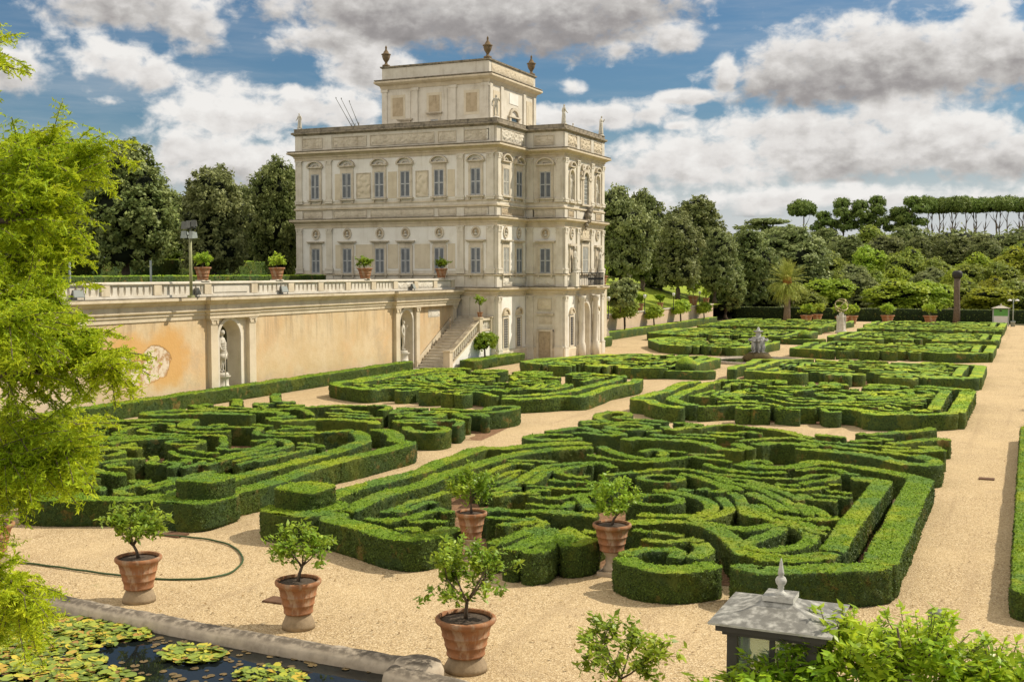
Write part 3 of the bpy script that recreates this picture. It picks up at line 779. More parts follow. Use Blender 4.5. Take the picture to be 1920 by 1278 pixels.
# hedges along the walls and paths
def run_hedge(label, pts, w, h, ds=.1, dens=120, leaf=.055, name='box_hedge', far_=False, seed=300):
    o = link(name, hedge_mesh(name,[(pts,w,h,False,seed)],ds,dens,leaf,far_,straight=True)); return tag(o,label,'hedge','long clipped hedges edging the garden')
run_hedge('long clipped hedge running along the foot of the ochre wall',[(-35.15,26),(-35.15,62.3)],.75,.66,.09,170,.055)
run_hedge('clipped hedge along the right edge of the gravel path',[(.22,22.0),(.22,46)],.80,.52,.07,400,.045,seed=320)
run_hedge('short clipped hedge below the stair balustrade and villa corner',[(-32.4,64.7),(-32.2,72.5)],1.2,.62,.11,120,.06,seed=340)
run_hedge('clipped hedge along the foot of the salmon wall beyond the villa',[(-35.1,92.5),(-35.1,138)],.8,.75,.2,0,0,far_=True,seed=350)
run_hedge('low square hedge block just beyond the projecting villa front',[(-32.6,88.0),(-32.6,91.5)],1.5,.8,.2,0,0,far_=True,seed=360)
# ------------------------------------------------------------------ carved ornament
def relief_mesh(F, a0,a1,z0,z1,d,mat,seed=0,amp=.07,na=None,nz=None):
    """a carved panel: scroll lumps in the stone"""
    na = na or max(6,int((a1-a0)/.055)); nz = nz or max(5,int((z1-z0)/.055))
    rng = np.random.default_rng(seed); L = a1-a0; H = z1-z0
    A,Z = np.meshgrid(np.linspace(0,1,na+1), np.linspace(0,1,nz+1), indexing='ij')
    h = np.zeros_like(A); m = max(4,int(L/H*5))
    for k in range(m):
        ca = (k+.5)/m+rng.normal(0,.15/m); cz = .5+.25*math.sin(k*2.4+seed); r = H*rng.uniform(.13,.24)
        D = np.sqrt(((A-ca)*L)**2+((Z-cz)*H)**2)
        h = np.maximum(h, np.clip(1-(D/r)**2,0,1)*rng.uniform(.6,1))
        ring = np.exp(-((D-r*1.55)/(r*.3))**2)*.6; h = np.maximum(h, ring*(np.sin(np.arctan2((Z-cz)*H,(A-ca)*L)*2+k)>-.3))
    edge = np.minimum(np.minimum(A,1-A)*L, np.minimum(Z,1-Z)*H); h *= np.clip(edge/.05,0,1)
    V = [F.p(a0+A[i,j]*L, z0+Z[i,j]*H, d+amp*h[i,j]) for i in range(na+1) for j in range(nz+1)]
    Q = [(i*(nz+1)+j,(i+1)*(nz+1)+j,(i+1)*(nz+1)+j+1,i*(nz+1)+j+1) for i in range(na) for j in range(nz)]
    return np_mesh('relief_panel',V,Q,None,[mat],smooth=True)
def relief(F,a0,a1,z0,z1,d,parent,mat=None,seed=0,amp=.07,frame=.05,name='relief_panel'):
    o = link(name, relief_mesh(F,a0,a1,z0,z1,d+.012,mat or M['relief'],seed,amp), parent)
    if frame:
        mb = MB()
        for q in ((a0-frame,a1+frame,z0-frame,z0),(a0-frame,a1+frame,z1,z1+frame),(a0-frame,a0,z0,z1),(a1,a1+frame,z0,z1)): mb.fbox(F,*q,d-.02,d+.07)
        mb.build('frame', M['trim'], o)
    return o
def figure(name, joints, bones, mat, sub=2):
    """one continuous carved body grown over a jointed skeleton; joints: name -> (x,y,z,r)"""
    keys = list(joints); me = bpy.data.meshes.new(name)
    me.from_pydata([joints[k][:3] for k in keys], [(keys.index(a),keys.index(b)) for a,b in bones], [])
    o = bpy.data.objects.new(name, me); COL.objects.link(o)
    sk = o.modifiers.new('skin','SKIN'); sk.use_smooth_shade = True
    sb = o.modifiers.new('sub','SUBSURF'); sb.levels = sb.render_levels = sub
    for i,k in enumerate(keys):
        r = joints[k][3]; rr = r if isinstance(r,tuple) else (r,r)
        me.skin_vertices[0].data[i].radius = rr; me.skin_vertices[0].data[i].use_root = (i==0)
    dg = bpy.context.evaluated_depsgraph_get(); m2 = bpy.data.meshes.new_from_object(o.evaluated_get(dg))
    bpy.data.objects.remove(o); m2.materials.clear(); m2.materials.append(mat); m2.name = name
    return m2
def man_joints(lean=.06, la=((.30,.02,1.22),(.34,.16,1.02),(.30,.28,.98)), ra=((-.30,-.02,1.2),(-.33,.06,.93),(-.30,.14,.72)), head=(.02,.03)):
    j = {'pelvis':(0,0,.98,.15),'waist':(lean*.4,.0,1.15,.13),'chest':(lean*.2,.01,1.38,.175),'neckb':(0,0,1.54,.085),'neck':(0,.01,1.6,.06),
         'head':(head[0],head[1],1.72,.10),'crown':(head[0],head[1]-.01,1.83,.075),
         'shl':(.19,0,1.47,.085),'ell':la[0]+(.06,),'wrl':la[1]+(.042,),'hal':la[2]+(.045,),
         'shr':(-.19,0,1.47,.085),'elr':ra[0]+(.06,),'wrr':ra[1]+(.042,),'har':ra[2]+(.045,),
         'hil':(.10,0,.92,.115),'knl':(.13,.06,.52,.072),'anl':(.14,-.04,.10,.048),'tol':(.16,.12,.05,.042),
         'hir':(-.10,0,.92,.115),'knr':(-.10,.02,.52,.072),'anr':(-.10,-.02,.10,.048),'tor':(-.12,.14,.05,.042)}
    b = [('pelvis','waist'),('waist','chest'),('chest','neckb'),('neckb','neck'),('neck','head'),('head','crown'),
         ('chest','shl'),('shl','ell'),('ell','wrl'),('wrl','hal'),('chest','shr'),('shr','elr'),('elr','wrr'),('wrr','har'),
         ('pelvis','hil'),('hil','knl'),('knl','anl'),('anl','tol'),('pelvis','hir'),('hir','knr'),('knr','anr'),('anr','tor')]
    return j,b
FIG_A = figure('body',*man_joints(),M['statue'])
FIG_B = figure('body',*man_joints(-.07,((.33,-.02,1.2),(.34,.08,.95),(.22,.16,.88)),((-.33,.05,1.28),(-.30,.2,1.42),(-.2,.25,1.55)),(-.03,.04)),M['statue'])
def drape_mesh(seed=0, top=1.2, r0=.19, r1=.30):
    mb = MB(); n = 28; vs=[]; fs=[]; m = 9
    for i in range(m+1):
        t = i/m; z = top*(1-t)+.02
        for k in range(n):
            a = 2*math.pi*k/n; r = (r0+(r1-r0)*t**1.3)*(1+.10*t*math.sin(a*7+seed+t*2))*(.85 if math.sin(a)>.2 else 1)
            vs.append((r*math.cos(a)*1.05, r*math.sin(a)*.85, z))
    for i in range(m):
        for k in range(n): fs.append((i*n+k,i*n+(k+1)%n,(i+1)*n+(k+1)%n,(i+1)*n+k))
    fs += [tuple(range(n)),tuple(m*n+k for k in range(n-1,-1,-1))]
    mb.add(vs,fs,True); return mb.mesh('drapery',M['statue'])
DRAPE = [drape_mesh(0), drape_mesh(2,.98,.2,.26)]
def base_mesh(r=.3,h=.14):
    mb = MB(); mb.lathe([(r*1.05,0),(r*1.05,h*.4),(r*.92,h*.55),(r*.9,h)],16); return mb.mesh('plinth',M['statue'])
PLINTH = base_mesh()
def statue(label, loc, rz, scale, body, drape=None, group=None):
    t = thing('statue', label, 'statue', loc, rz, group); t.scale = (scale,)*3
    link('plinth', PLINTH, t); link('body', body, t, (0,0,.12))
    if drape is not None: link('drapery', DRAPE[drape], t, (0,0,.12))
    return t

# ------------------------------------------------------------------ terrace and its retaining wall
WX = -35.8; TER = 5.04
FW_ = Face((WX,0),(0,1),(1,0))        # a = Y, d = +X
terrace = MB(); terrace.box(-140,WX-.6,-40,79.3,-.2,TER-.02); terrace.box(-140,-52,79.3,330,-.2,TER-.02); t_o = terrace.build('terrace_ground', M['earth']); tag(t_o, kind='structure')
def niche_wall(mb, F, a0,a1,z0,z1,ac,w,zb,zs,n=14,depth=.85):
    """wall face with one arched, half-domed niche"""
    r = w/2
    def q(p): mb.add([F.p(*x) for x in p],[tuple(range(len(p)))])
    q([(a0,z0,0),(ac-r,z0,0),(ac-r,z1,0),(a0,z1,0)]); q([(ac+r,z0,0),(a1,z0,0),(a1,z1,0),(ac+r,z1,0)])
    if zb>z0: q([(ac-r,z0,0),(ac+r,z0,0),(ac+r,zb,0),(ac-r,zb,0)])
    arc = [(ac+r*math.cos(math.pi*(1-i/n)), zs+r*math.sin(math.pi*(1-i/n))) for i in range(n+1)]
    for i in range(n): q([(arc[i][0],arc[i][1],0),(arc[i+1][0],arc[i+1][1],0),(arc[i+1][0],z1,0),(arc[i][0],z1,0)])
    b = len(mb.v)
    ph = [math.pi*k/n for k in range(n+1)]
    vs=[]; fs=[]
    for z in (zb,zs):
        for p in ph: vs.append(F.p(ac-r*math.cos(p), z, -depth*math.sin(p)))
    fs += [(k,k+1,n+2+k,n+1+k) for k in range(n)]
    m = 7; o = len(vs)
    for i in range(m+1):
        e = math.pi/2*i/m
        for p in ph: vs.append(F.p(ac-r*math.cos(p)*math.cos(e), zs+r*math.sin(e), -depth*math.sin(p)*math.cos(e)))
    for i in range(m): fs += [(o+i*(n+1)+k,o+i*(n+1)+k+1,o+(i+1)*(n+1)+k+1,o+(i+1)*(n+1)+k) for k in range(n)]
    mb.add(vs,fs,True)
    q([(ac-r*math.cos(p), zb, -depth*math.sin(p)) for p in ph])
wall = thing('retaining_wall','tall ochre plastered retaining wall with arched niches and stone cornice','wall',(WX,40,0))
def wp(mb,name,mat,parent=wall):
    o = mb.build(name,mat,None); o.parent = parent; o.matrix_parent_inverse = Matrix.Translation(parent.location).inverted(); return o
N1,N2 = 45.55,63.05
mb = MB(); P = FW_.p
for a0,a1 in ((-8,43.9),(47.3,61.5),(64.5,69.7)): mb.fbox(FW_,a0,a1,-.1,4.0,-.6,0)
wp(mb,'plaster_face',M['ochre'])
mb = MB(); niche_wall(mb,FW_,43.9,47.3,-.1,4.0,N1,1.66,.55,3.02); niche_wall(mb,FW_,61.5,64.5,-.1,4.0,N2,1.6,.55,3.0)
mb.fbox(FW_,43.9,47.3,-.1,4.0,-1.2,-1.1); mb.fbox(FW_,61.5,64.5,-.1,4.0,-1.2,-1.1)
wp(mb,'niche',M['panel'])
def pilaster(F,a0,a1,z0,z1,d,parent,wf,mat=None,base=.55,cap=.3,dark=False):
    mb = MB(); e = .06
    mb.fbox(F,a0,a1,z0+base,z1-cap,0,d)
    mb.fbox(F,a0-e,a1+e,z0,z0+base-.14,0,d+e); mb.fbox(F,a0-e*1.5,a1+e*1.5,z0+base-.14,z0+base-.06,0,d+e*1.4); mb.fbox(F,a0-e*.7,a1+e*.7,z0+base-.06,z0+base,0,d+e*.6)
    mb.fbox(F,a0-e*.4,a1+e*.4,z1-cap,z1-cap+.05,0,d+.03)
    mb.fbox(F,a0+.01,a1-.01,z1-cap+.05,z1-.09,0,d+.02); mb.fbox(F,a0-e,a1+e,z1-.09,z1,0,d+e)
    for s in (a0-.01,a1+.01):    # volutes
        for k in range(1): mb.farch(F,s+(.07 if s<a1 else -.07),z1-.17,.0,.075,d,d+.07,0,2*math.pi,10)
    return wf(mb,'pilaster',mat or M['trav_warm'])
for a0,a1 in ((43.92,44.42),(46.88,47.40),(61.5,61.98),(64.05,64.5),(69.15,69.68)): pilaster(FW_,a0,a1,0,3.98,.22,wall,lambda m,n_,mt: wp(m,n_,mt))
for ac,w in ((N1,1.66),(N2,1.6)):
    mb = MB(); mb.farch(FW_,ac,3.02,w/2,w/2+.17,-.02,.07,n=18); mb.fbox(FW_,ac-w/2-.17,ac-w/2,.0,3.02,-.02,.07); mb.fbox(FW_,ac+w/2,ac+w/2+.17,.0,3.02,-.02,.07)
    wp(mb,'archivolt',M['travertine'])
wpath = [(WX,-8),(WX,43.8),(WX+.26,43.8),(WX+.26,47.5),(WX,47.5),(WX,61.4),(WX+.26,61.4),(WX+.26,69.8),(WX-1.5,69.8)]
mb = MB(); mb.sweep(wpath,[(-.5,3.98),(.05,3.98),(.05,4.16),(.11,4.19),(.11,4.30),(.20,4.36),(.20,4.42),(.12,4.44),(.12,4.66),(.22,4.70),(.30,4.80),(.46,4.88),(.46,4.99),(.40,5.03),(-.5,5.04)])
wp(mb,'cornice',M['trav_warm'])
wp(MB().sweep(wpath,[(-.2,5.025),(.44,5.005),(.455,5.03),(.43,5.05),(-.2,5.05)]),'weathered_edge',M['mossy'])
wp(MB().box(WX-.9,WX-.5,-8,69.8,4.0,5.03),'wall_core',M['panel'])
link('relief_panel', relief_mesh(FW_,66.0,67.6,3.25,3.72,.01,M['travertine'],5,.06), None).parent = None
rp = [o for o in bpy.data.objects if o.name.startswith('relief_panel')][-1]; rp.parent = wall; rp.matrix_parent_inverse = Matrix.Translation(wall.location).inverted()
# pedestals and statues in the niches
for ac,lab in ((N1,'round-topped stone pedestal in the nearer wall niche'),(N2,'round-topped stone pedestal in the niche beside the stair')):
    mb = MB(); mb.lathe([(.38,.5),(.38,.62),(.33,.66),(.31,1.0),(.36,1.04),(.42,1.10),(.42,1.14)],20)
    o = mb.build('niche_pedestal',M['travertine'],None,(WX-.25 if ac==N1 else WX-.10,ac-.28 if ac==N1 else ac-.18,0)); tag(o,lab,'pedestal',group='pedestals in the wall niches')
s1 = statue('armoured marble statue holding a staff in the nearer wall niche',(WX-.25,N1-.28,1.14),R(-75),1.12,FIG_A)
mb = MB(); mb.tube([(.42,.35,-.5),(.42,.35,1.55)],.022); mb.build('staff',M['statue'],s1)
mb = MB(); mb.lathe([(.20,.98),(.235,1.1),(.225,1.25),(.235,1.4),(.19,1.56)],18,sy=.85)
for k in range(5): mb.lathe([(.245,.99+k*.1),(.252,1.02+k*.1),(.245,1.05+k*.1)],18,sy=.85,cap=False)
mb.lathe([(.28,.72),(.24,.98)],18,sy=.9); mb.build('armour',M['statue'],s1)
mb = MB(); mb.lathe([(.115,1.80),(.135,1.86),(.12,1.95),(.05,2.02)],14,(.02,.03,0)); mb.build('helmet',M['statue'],s1)
statue('nude marble statue in the niche beside the stair',(WX-.10,N2-.18,1.14),R(-70),1.03,FIG_B)

# balustrade on top of the wall
bal = thing('balustrade','long pierced stone balustrade along the terrace edge above the ochre wall','balustrade',(WX,40,TER))
def bp(mb,name,mat): 
    o = mb.build(name,mat,None); o.parent = bal; o.matrix_parent_inverse = Matrix.Translation(bal.location).inverted(); return o
bp(MB().fbox(FW_,-8,69.6,5.04,5.16,-.22,.14),'plinth_rail',M['travertine'])
bp(MB().sweep([(WX-.04,-8),(WX-.04,69.6)],[(-.18,5.62),(.16,5.62),(.20,5.66),(.20,5.72),(.16,5.76),(-.18,5.76)]),'top_rail',M['travertine'])
posts = [8,12,16.1,20,24,28,31.3,34.0,37.2,40.4,43.85,47.45,50.6,53.4,56.2,59.0,61.6,64.2,66.8,69.35]
for y in posts: bp(MB().fbox(FW_,y-.24,y+.24,5.16,5.62,-.2,.15),'post',M['trav_warm'])
def baluster_row(a0,a1):
    n = max(2,int(round((a1-a0)/.37))); mb = MB(); w = (a1-a0)/n
    for k in range(n+1):
        c = a0+k*w
        z = [0,.05,.13,.23,.33,.41,.46]; hw = [.5,.40,.33,.30,.33,.40,.5]
        L = [(c-h*w if k>0 else c, 5.16+q) for q,h in zip(z,hw)]; Rr = [(c+h*w if k<n else c, 5.16+q) for q,h in zip(z,hw)]
        for i in range(len(z)-1):
            mb.fprism(FW_,[L[i],Rr[i],Rr[i+1],L[i+1]],-.10,.06)
    return mb
for a,b_ in zip(posts[:-1],posts[1:]):
    if abs(a-43.85)<.1:
        mb = MB(); mb.fbox(FW_,a+.24,b_-.24,5.16,5.62,-.1,.05); mb.fbox(FW_,a+.5,b_-.5,5.24,5.54,.05,.09); bp(mb,'solid_panel',M['travertine'])
    elif a>61:
        mb = MB(); mb.fbox(FW_,a+.24,b_-.24,5.16,5.62,-.1,.03); o = bp(mb,'solid_panel',M['dark'])
        q = link('scroll_relief',relief_mesh(FW_,a+.26,b_-.26,5.17,5.61,.05,M['travertine'],int(a),.08)); q.parent = o; q.matrix_parent_inverse = o.matrix_world.inverted() if False else Matrix.Translation(bal.location).inverted()
        q.matrix_parent_inverse = Matrix.Identity(4); q.parent = bal; q.matrix_parent_inverse = Matrix.Translation(bal.location).inverted()
    else: bp(baluster_row(a+.24,b_-.24),'balusters',M['travertine'])

# ------------------------------------------------------------------ stair
stair = thing('stair','stone stair climbing beside the ochre wall to the villa','stair',(-34.6,64,0))
def sp_(mb,name,mat,parent=stair):
    o = mb.build(name,mat,None); o.parent = parent; o.matrix_parent_inverse = Matrix.Translation(stair.location).inverted(); return o
ns = 19; y0s,y1s = 63.9,70.1; rise = 3.25/ns
mb = MB()
for k in range(ns):
    ya = y0s+(y1s-y0s)*k/ns
    mb.box(-35.58,-33.25,ya,y1s+.05,max(0,rise*k),rise*(k+1)); 
    mb.box(-35.58,-33.25,ya-.05,ya+.1,rise*(k+1)-.035,rise*(k+1)+.003)
sp_(mb,'steps',M['travertine'])
mb = MB(); mb.box(-36.0,-32.6,62.35,63.9,0,.035); mb.box(-35.8,-32.9,62.7,63.9,.035,.10); sp_(mb,'foot_slab',M['travertine'])
FS = Face((-33.18,0),(0,1),(1,0))
z_of = lambda y: max(0,min(2.3,(y-63.9)*.525))
mb = MB(); mb.fprism(FS,[(64.0,0),(70.15,0),(70.15,2.28),(68.3,2.28),(64.0,.25)],-.2,0.); sp_(mb,'side_wall',M['stucco'])
mb = MB(); mb.fprism(FS,[(64.0,.25),(68.3,2.28),(70.15,2.28),(70.15,2.40),(68.3,2.40),(64.0,.38)],-.25,.06)
mb.fprism(FS,[(64.0,.98),(68.3,2.98),(70.15,2.98),(70.15,3.12),(68.3,3.12),(64.0,1.13)],-.25,.07); sp_(mb,'handrail',M['trav_warm'])
BLM = MB().lathe([(.08,0),(.05,.06),(.085,.2),(.05,.42),(.045,.5),(.08,.62)],8).mesh('baluster',M['travertine'])
for y,zb in [(64.35+k*.27,.38+(.35+k*.27)*.47) for k in range(15)]+[(68.65+k*.25,2.38) for k in range(6)]:
    link('baluster',BLM,stair,(-33.27+34.6,y-64,zb))
mb = MB()
for y,zt in ((63.95,1.2),(68.3,3.14),(70.1,3.14)):
    mb = MB(); mb.box(-33.5,-33.05,y-.22,y+.22,0 if y<65 else 2.2,zt); mb.box(-33.55,-33.0,y-.27,y+.27,zt,zt+.08); sp_(mb,'newel_post',M['trav_warm'])
mb = MB(); mb.fprism(FW_,[(63.9,0),(69.6,0),(69.6,3.2),(69.2,3.2),(63.9,.35)],.0,.08); sp_(mb,'skirting',M['trav_warm'])
mb = MB(); mb.lathe([(.10,0),(.10,.05),(.045,.12),(.045,.5),(.10,.56),(.11,.66),(.05,.76),(.03,.80)],12,(-35.4,68.4,2.35)); 
o = mb.build('stair_bollard',M['pedestal']); tag(o,'small turned stone bollard at the wall corner of the stair','bollard')
# ------------------------------------------------------------------ the villa
YA,YC = 70.2,75.1; XL,XB,XD = -49.0,-32.8,-29.9; YE = 2*MIDY-YA; YD = 2*MIDY-YC
FA = Face((0,YA),(1,0),(0,-1)); FB = Face((XB,0),(0,1),(1,0)); FC = Face((0,YC),(1,0),(0,-1)); FD = Face((XD,0),(0,1),(1,0))
villa = thing('villa','ornate cream stone villa with shuttered windows, carved reliefs and a square roof storey','villa',(-40,79.2,0))
INV = Matrix.Translation(villa.location).inverted()
def vp(mb,name,mat,parent=None):
    o = mb.build(name,mat); o.parent = parent or villa
    o.matrix_parent_inverse = INV; return o
def sub(o,parent):   # parts of parts keep their world coordinates
    o.parent = parent; o.matrix_parent_inverse = Matrix.Identity(4); return o
OUT = [(XL,YA),(XB,YA),(XB,YC),(XD,YC),(XD,YD),(XB,YD),(XB,YE),(XL,YE)]
ZC,ZS1,ZS2,ZB = 14.78,10.75,9.92,5.12
# body, with the garden archway left open at the ground floor
mb = MB()
def vq(F,a0,a1,z0,z1,d=0): mb.add([F.p(a0,z0,d),F.p(a1,z0,d),F.p(a1,z1,d),F.p(a0,z1,d)],[(0,1,2,3)])
vq(FA,XL,XB,-.1,16.3); vq(FB,YA,YC,-.1,16.3); vq(FC,XB,XD,-.1,16.3)
vq(FD,YC,YD,5.0,10.9); vq(FD,YC,YD,14.4,16.3)
NA,NB_ = 76.55,81.85                              # statue niches each side of the front window
niche_wall(mb,FD,YC,78.4,10.9,14.4,NA,.86,11.2,13.0,10,.5); niche_wall(mb,FD,80.0,YD,10.9,14.4,NB_,.86,11.2,13.0,10,.5); vq(FD,78.4,80.0,10.9,14.4)
niche_wall(mb,FD,YC,YD,-.1,5.0,MIDY,1.75,0,3.1,14,1.6)
for (p,q) in ((OUT[4],OUT[5]),(OUT[5],OUT[6]),(OUT[6],OUT[7]),(OUT[7],OUT[0])): mb.add([(p[0],p[1],-.1),(q[0],q[1],-.1),(q[0],q[1],16.3),(p[0],p[1],16.3)],[(0,1,2,3)])
mb.add([(x,y,16.2) for x,y in OUT],[tuple(range(8))])
vp(mb,'wall',M['travertine'])
def band(name,prof,mat,out=OUT): return vp(MB().sweep(out,prof,True),name,mat)
vp(MB().sweep([(XD,MIDY+.93)]+OUT[4:]+OUT[:4]+[(XD,MIDY-.93)],[(-.1,-.1),(.13,-.1),(.13,.75),(.08,.85),(-.1,.85)]),'plinth',M['trav_warm'])
band('base_cornice',[(-.1,4.55),(.05,4.55),(.05,4.68),(.12,4.74),(.12,4.86),(.30,4.95),(.40,5.02),(.40,5.11),(.32,5.15),(-.1,5.16)],M['trav_warm'])
band('window_band',[(-.1,5.95),(.05,5.95),(.09,5.99),(.09,6.06),(.03,6.10),(-.1,6.10)],M['trav_warm'])
band('entablature',[(-.1,9.36),(.04,9.36),(.04,9.56),(.09,9.58),(.09,9.68),(.22,9.78),(.36,9.84),(.36,9.93),(.28,9.98),(-.1,9.99)],M['trav_warm'])
band('string_course',[(-.1,10.62),(.04,10.62),(.10,10.68),(.10,10.76),(.05,10.80),(-.1,10.80)],M['trav_warm'])
band('sill_course',[(-.1,11.02),(.05,11.02),(.05,11.10),(-.1,11.11)],M['trav_warm'])
band('cornice',[(-.1,14.22),(.04,14.22),(.04,14.40),(.10,14.43),(.10,14.52),(.26,14.62),(.46,14.70),(.46,14.80),(.38,14.86),(-.1,14.88)],M['trav_warm'])
band('coping',[(-.25,16.02),(.04,16.02),(.10,16.08),(.22,16.14),(.22,16.24),(.14,16.28),(.05,16.30),(.05,16.50),(-.25,16.50)],M['mossy'])
for z_,d_ in ((14.865,.44),(9.965,.34),(5.145,.385),(16.49,.06)):
    band('weathered_edge',[(-.05,z_),(d_,z_),(d_+.015,z_+.02),(d_,z_+.045),(-.05,z_+.05)],M['mossy'])
# white stucco fields between the stone members
for F,a0,a1 in ((FA,XL+.55,-46.4),(FA,-45.85,-35.8),(FA,-35.2,-33.6)):
    m1 = MB(); m1.fbox(F,a0,a1,6.3,9.33,-.05,.012); vp(m1,'stucco_field',M['stucco'])
    m1 = MB(); m1.fbox(F,a0,a1,11.25,14.15,-.05,.012); vp(m1,'stucco_field',M['stucco'])
m1 = MB(); m1.fbox(FB,YA+.6,YC-.1,6.3,9.33,-.05,.012); m1.fbox(FB,YA+.6,YC-.1,.9,4.5,-.05,.012); vp(m1,'stucco_field',M['stucco'])
m1 = MB(); m1.fbox(FC,XB+.55,XD-.55,8.3,9.33,-.05,.012); vp(m1,'stucco_field',M['stucco'])
# buff panels between the windows
for a0,a1 in ((-45.6,-45.15),(-43.9,-42.5),(-41.25,-40.45),(-39.1,-37.9),(-36.5,-35.95)):
    m1 = MB(); m1.fbox(FA,a0,a1,6.45,8.15,0,.035); o = vp(m1,'buff_panel',M['panel'])
for a0,a1 in ((-45.6,-45.15),(-41.2,-40.5),(-36.5,-35.95)):
    m1 = MB(); m1.fbox(FA,a0,a1,11.35,13.2,0,.035); vp(m1,'buff_panel',M['panel'])
def vrel(F,a0,a1,z0,z1,seed,amp=.07,mat=None,d=.0,fr=.05):
    o = link('relief_panel', relief_mesh(F,a0,a1,z0,z1,d+.014,mat or M['relief'],seed,amp)); o.parent = villa; o.matrix_parent_inverse = INV
    if fr:
        mb = MB()
        for q in ((a0-fr,a1+fr,z0-fr,z0),(a0-fr,a1+fr,z1,z1+fr),(a0-fr,a0,z0,z1),(a1,a1+fr,z0,z1)): mb.fbox(F,*q,d-.02,d+.06)
        f = mb.build('frame',M['trim']); sub(f,o)
    return o
vrel(FA,-43.75,-42.65,11.45,13.15,3,.10,M['panel'],.012); vrel(FA,-38.95,-38.05,11.45,13.15,4,.10,M['panel'],.012)
for k,(a0,a1) in enumerate(((-48.3,-46.7),(-45.7,-43.0),(-42.6,-37.6),(-37.2,-35.9),(-35.2,-33.4))): 
    vrel(FA,a0,a1,15.12,15.78,20+k,.07,M['trim'])
    vrel(FA,a0,a1,10.1,10.55,30+k,.06,M['trim'],0,.03)
vrel(FB,YA+.7,YC-.5,15.1,15.85,41,.12,M['travertine']); vrel(FB,YA+.7,YC-.4,10.1,10.55,42,.07); vrel(FB,YA+.9,YC-.3,5.3,5.85,43,.10,M['travertine'])
vrel(FC,XB+.7,XD-.8,15.15,15.75,44,.07,M['trim']); vrel(FC,XB+.6,XD-.7,10.1,10.55,45,.06,M['trim']); vrel(FC,XB+.65,XD-.7,5.3,5.85,46,.09,M['travertine'])
for k,(a0,a1) in enumerate(((75.75,77.45),(78.2,80.2),(80.95,82.7))): vrel(FD,a0,a1,15.1,15.85,50+k,.12,M['trav_warm'])
vrel(FD,75.9,76.9,10.1,10.55,55,.08); vrel(FD,81.5,82.5,10.1,10.55,56,.08); vrel(FD,75.7,77.0,5.3,5.85,57,.1,M['travertine'])
vrel(FD,78.25,80.1,8.42,9.28,58,.10,M['trav_warm'])
vrel(FC,XB+.95,XB+1.95,3.55,4.3,59,.07,M['panel'],.0)
# pilasters, three orders high
for F,aa in ((FA,(-48.65,-46.1,-35.52,-33.25)),(FB,(YA+.3,)),(FC,(XB+.32,XD-.32)),(FD,(YC+.3,77.75,80.65,YD-.3))):
    for a in aa:
        pilaster(F,a-.25,a+.25,6.1,9.36,.09,villa,lambda m,n_,mt: vp(m,n_,mt),M['travertine'],.4,.42)
        pilaster(F,a-.25,a+.25,11.11,14.22,.09,villa,lambda m,n_,mt: vp(m,n_,mt),M['travertine'],.3,.35)
for F,aa in ((FB,(YA+.3,)),(FC,(XB+.32,XD-.32)),(FD,(YC+.3,77.75,80.65,YD-.3)),(FA,(-35.1,-33.2))):
    for a in aa: pilaster(F,a-.27,a+.27,0,4.55,.10,villa,lambda m,n_,mt: vp(m,n_,mt),M['travertine'],1.0,.38)
for F,aa in ((FA,(-48.65,-46.1,-35.52,-33.25)),(FC,(XB+.32,XD-.32)),(FD,(YC+.3,77.75,80.65,YD-.3))):
    for a in aa:
        for z0,z1 in ((14.9,16.0),(10.0,10.6),(5.17,5.94)): vp(MB().fbox(F,a-.28,a+.28,z0,z1,0,.06),'pedestal_block',M['travertine'])
def shutters(F,a,z0,z1,w,parent,mat,d=.03):
    for s in (-1,1):
        mb = MB(); c = a+s*(w/4+.008); hw = w/4-.012
        mb.fbox(F,c-hw,c-hw+.05,z0,z1,d,d+.05); mb.fbox(F,c+hw-.05,c+hw,z0,z1,d,d+.05)
        for q in (z0,(z0+z1)/2-.03,z1-.07): mb.fbox(F,c-hw+.05,c+hw-.05,q,q+.07,d,d+.045)
        nf = len(mb.f)
        mb.fbox(F,c-hw+.05,c+hw-.05,z0+.07,z1-.07,d-.02,d+.004)
        n = int((z1-z0)/.085)
        for k in range(n):
            z = z0+.08+k*(z1-z0-.16)/n
            A0,A1 = c-hw+.05,c+hw-.05
            mb.hexa([F.p(A0,z,d+.012),F.p(A1,z,d+.012),F.p(A1,z,d+.044),F.p(A0,z,d+.044),F.p(A0,z+.05,d+.004),F.p(A1,z+.05,d+.004),F.p(A1,z+.06,d+.016),F.p(A0,z+.06,d+.016)])
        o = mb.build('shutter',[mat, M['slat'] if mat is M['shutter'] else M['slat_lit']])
        o.data.polygons.foreach_set('material_index',[0]*nf+[1]*(len(mb.f)-nf)); sub(o,parent)
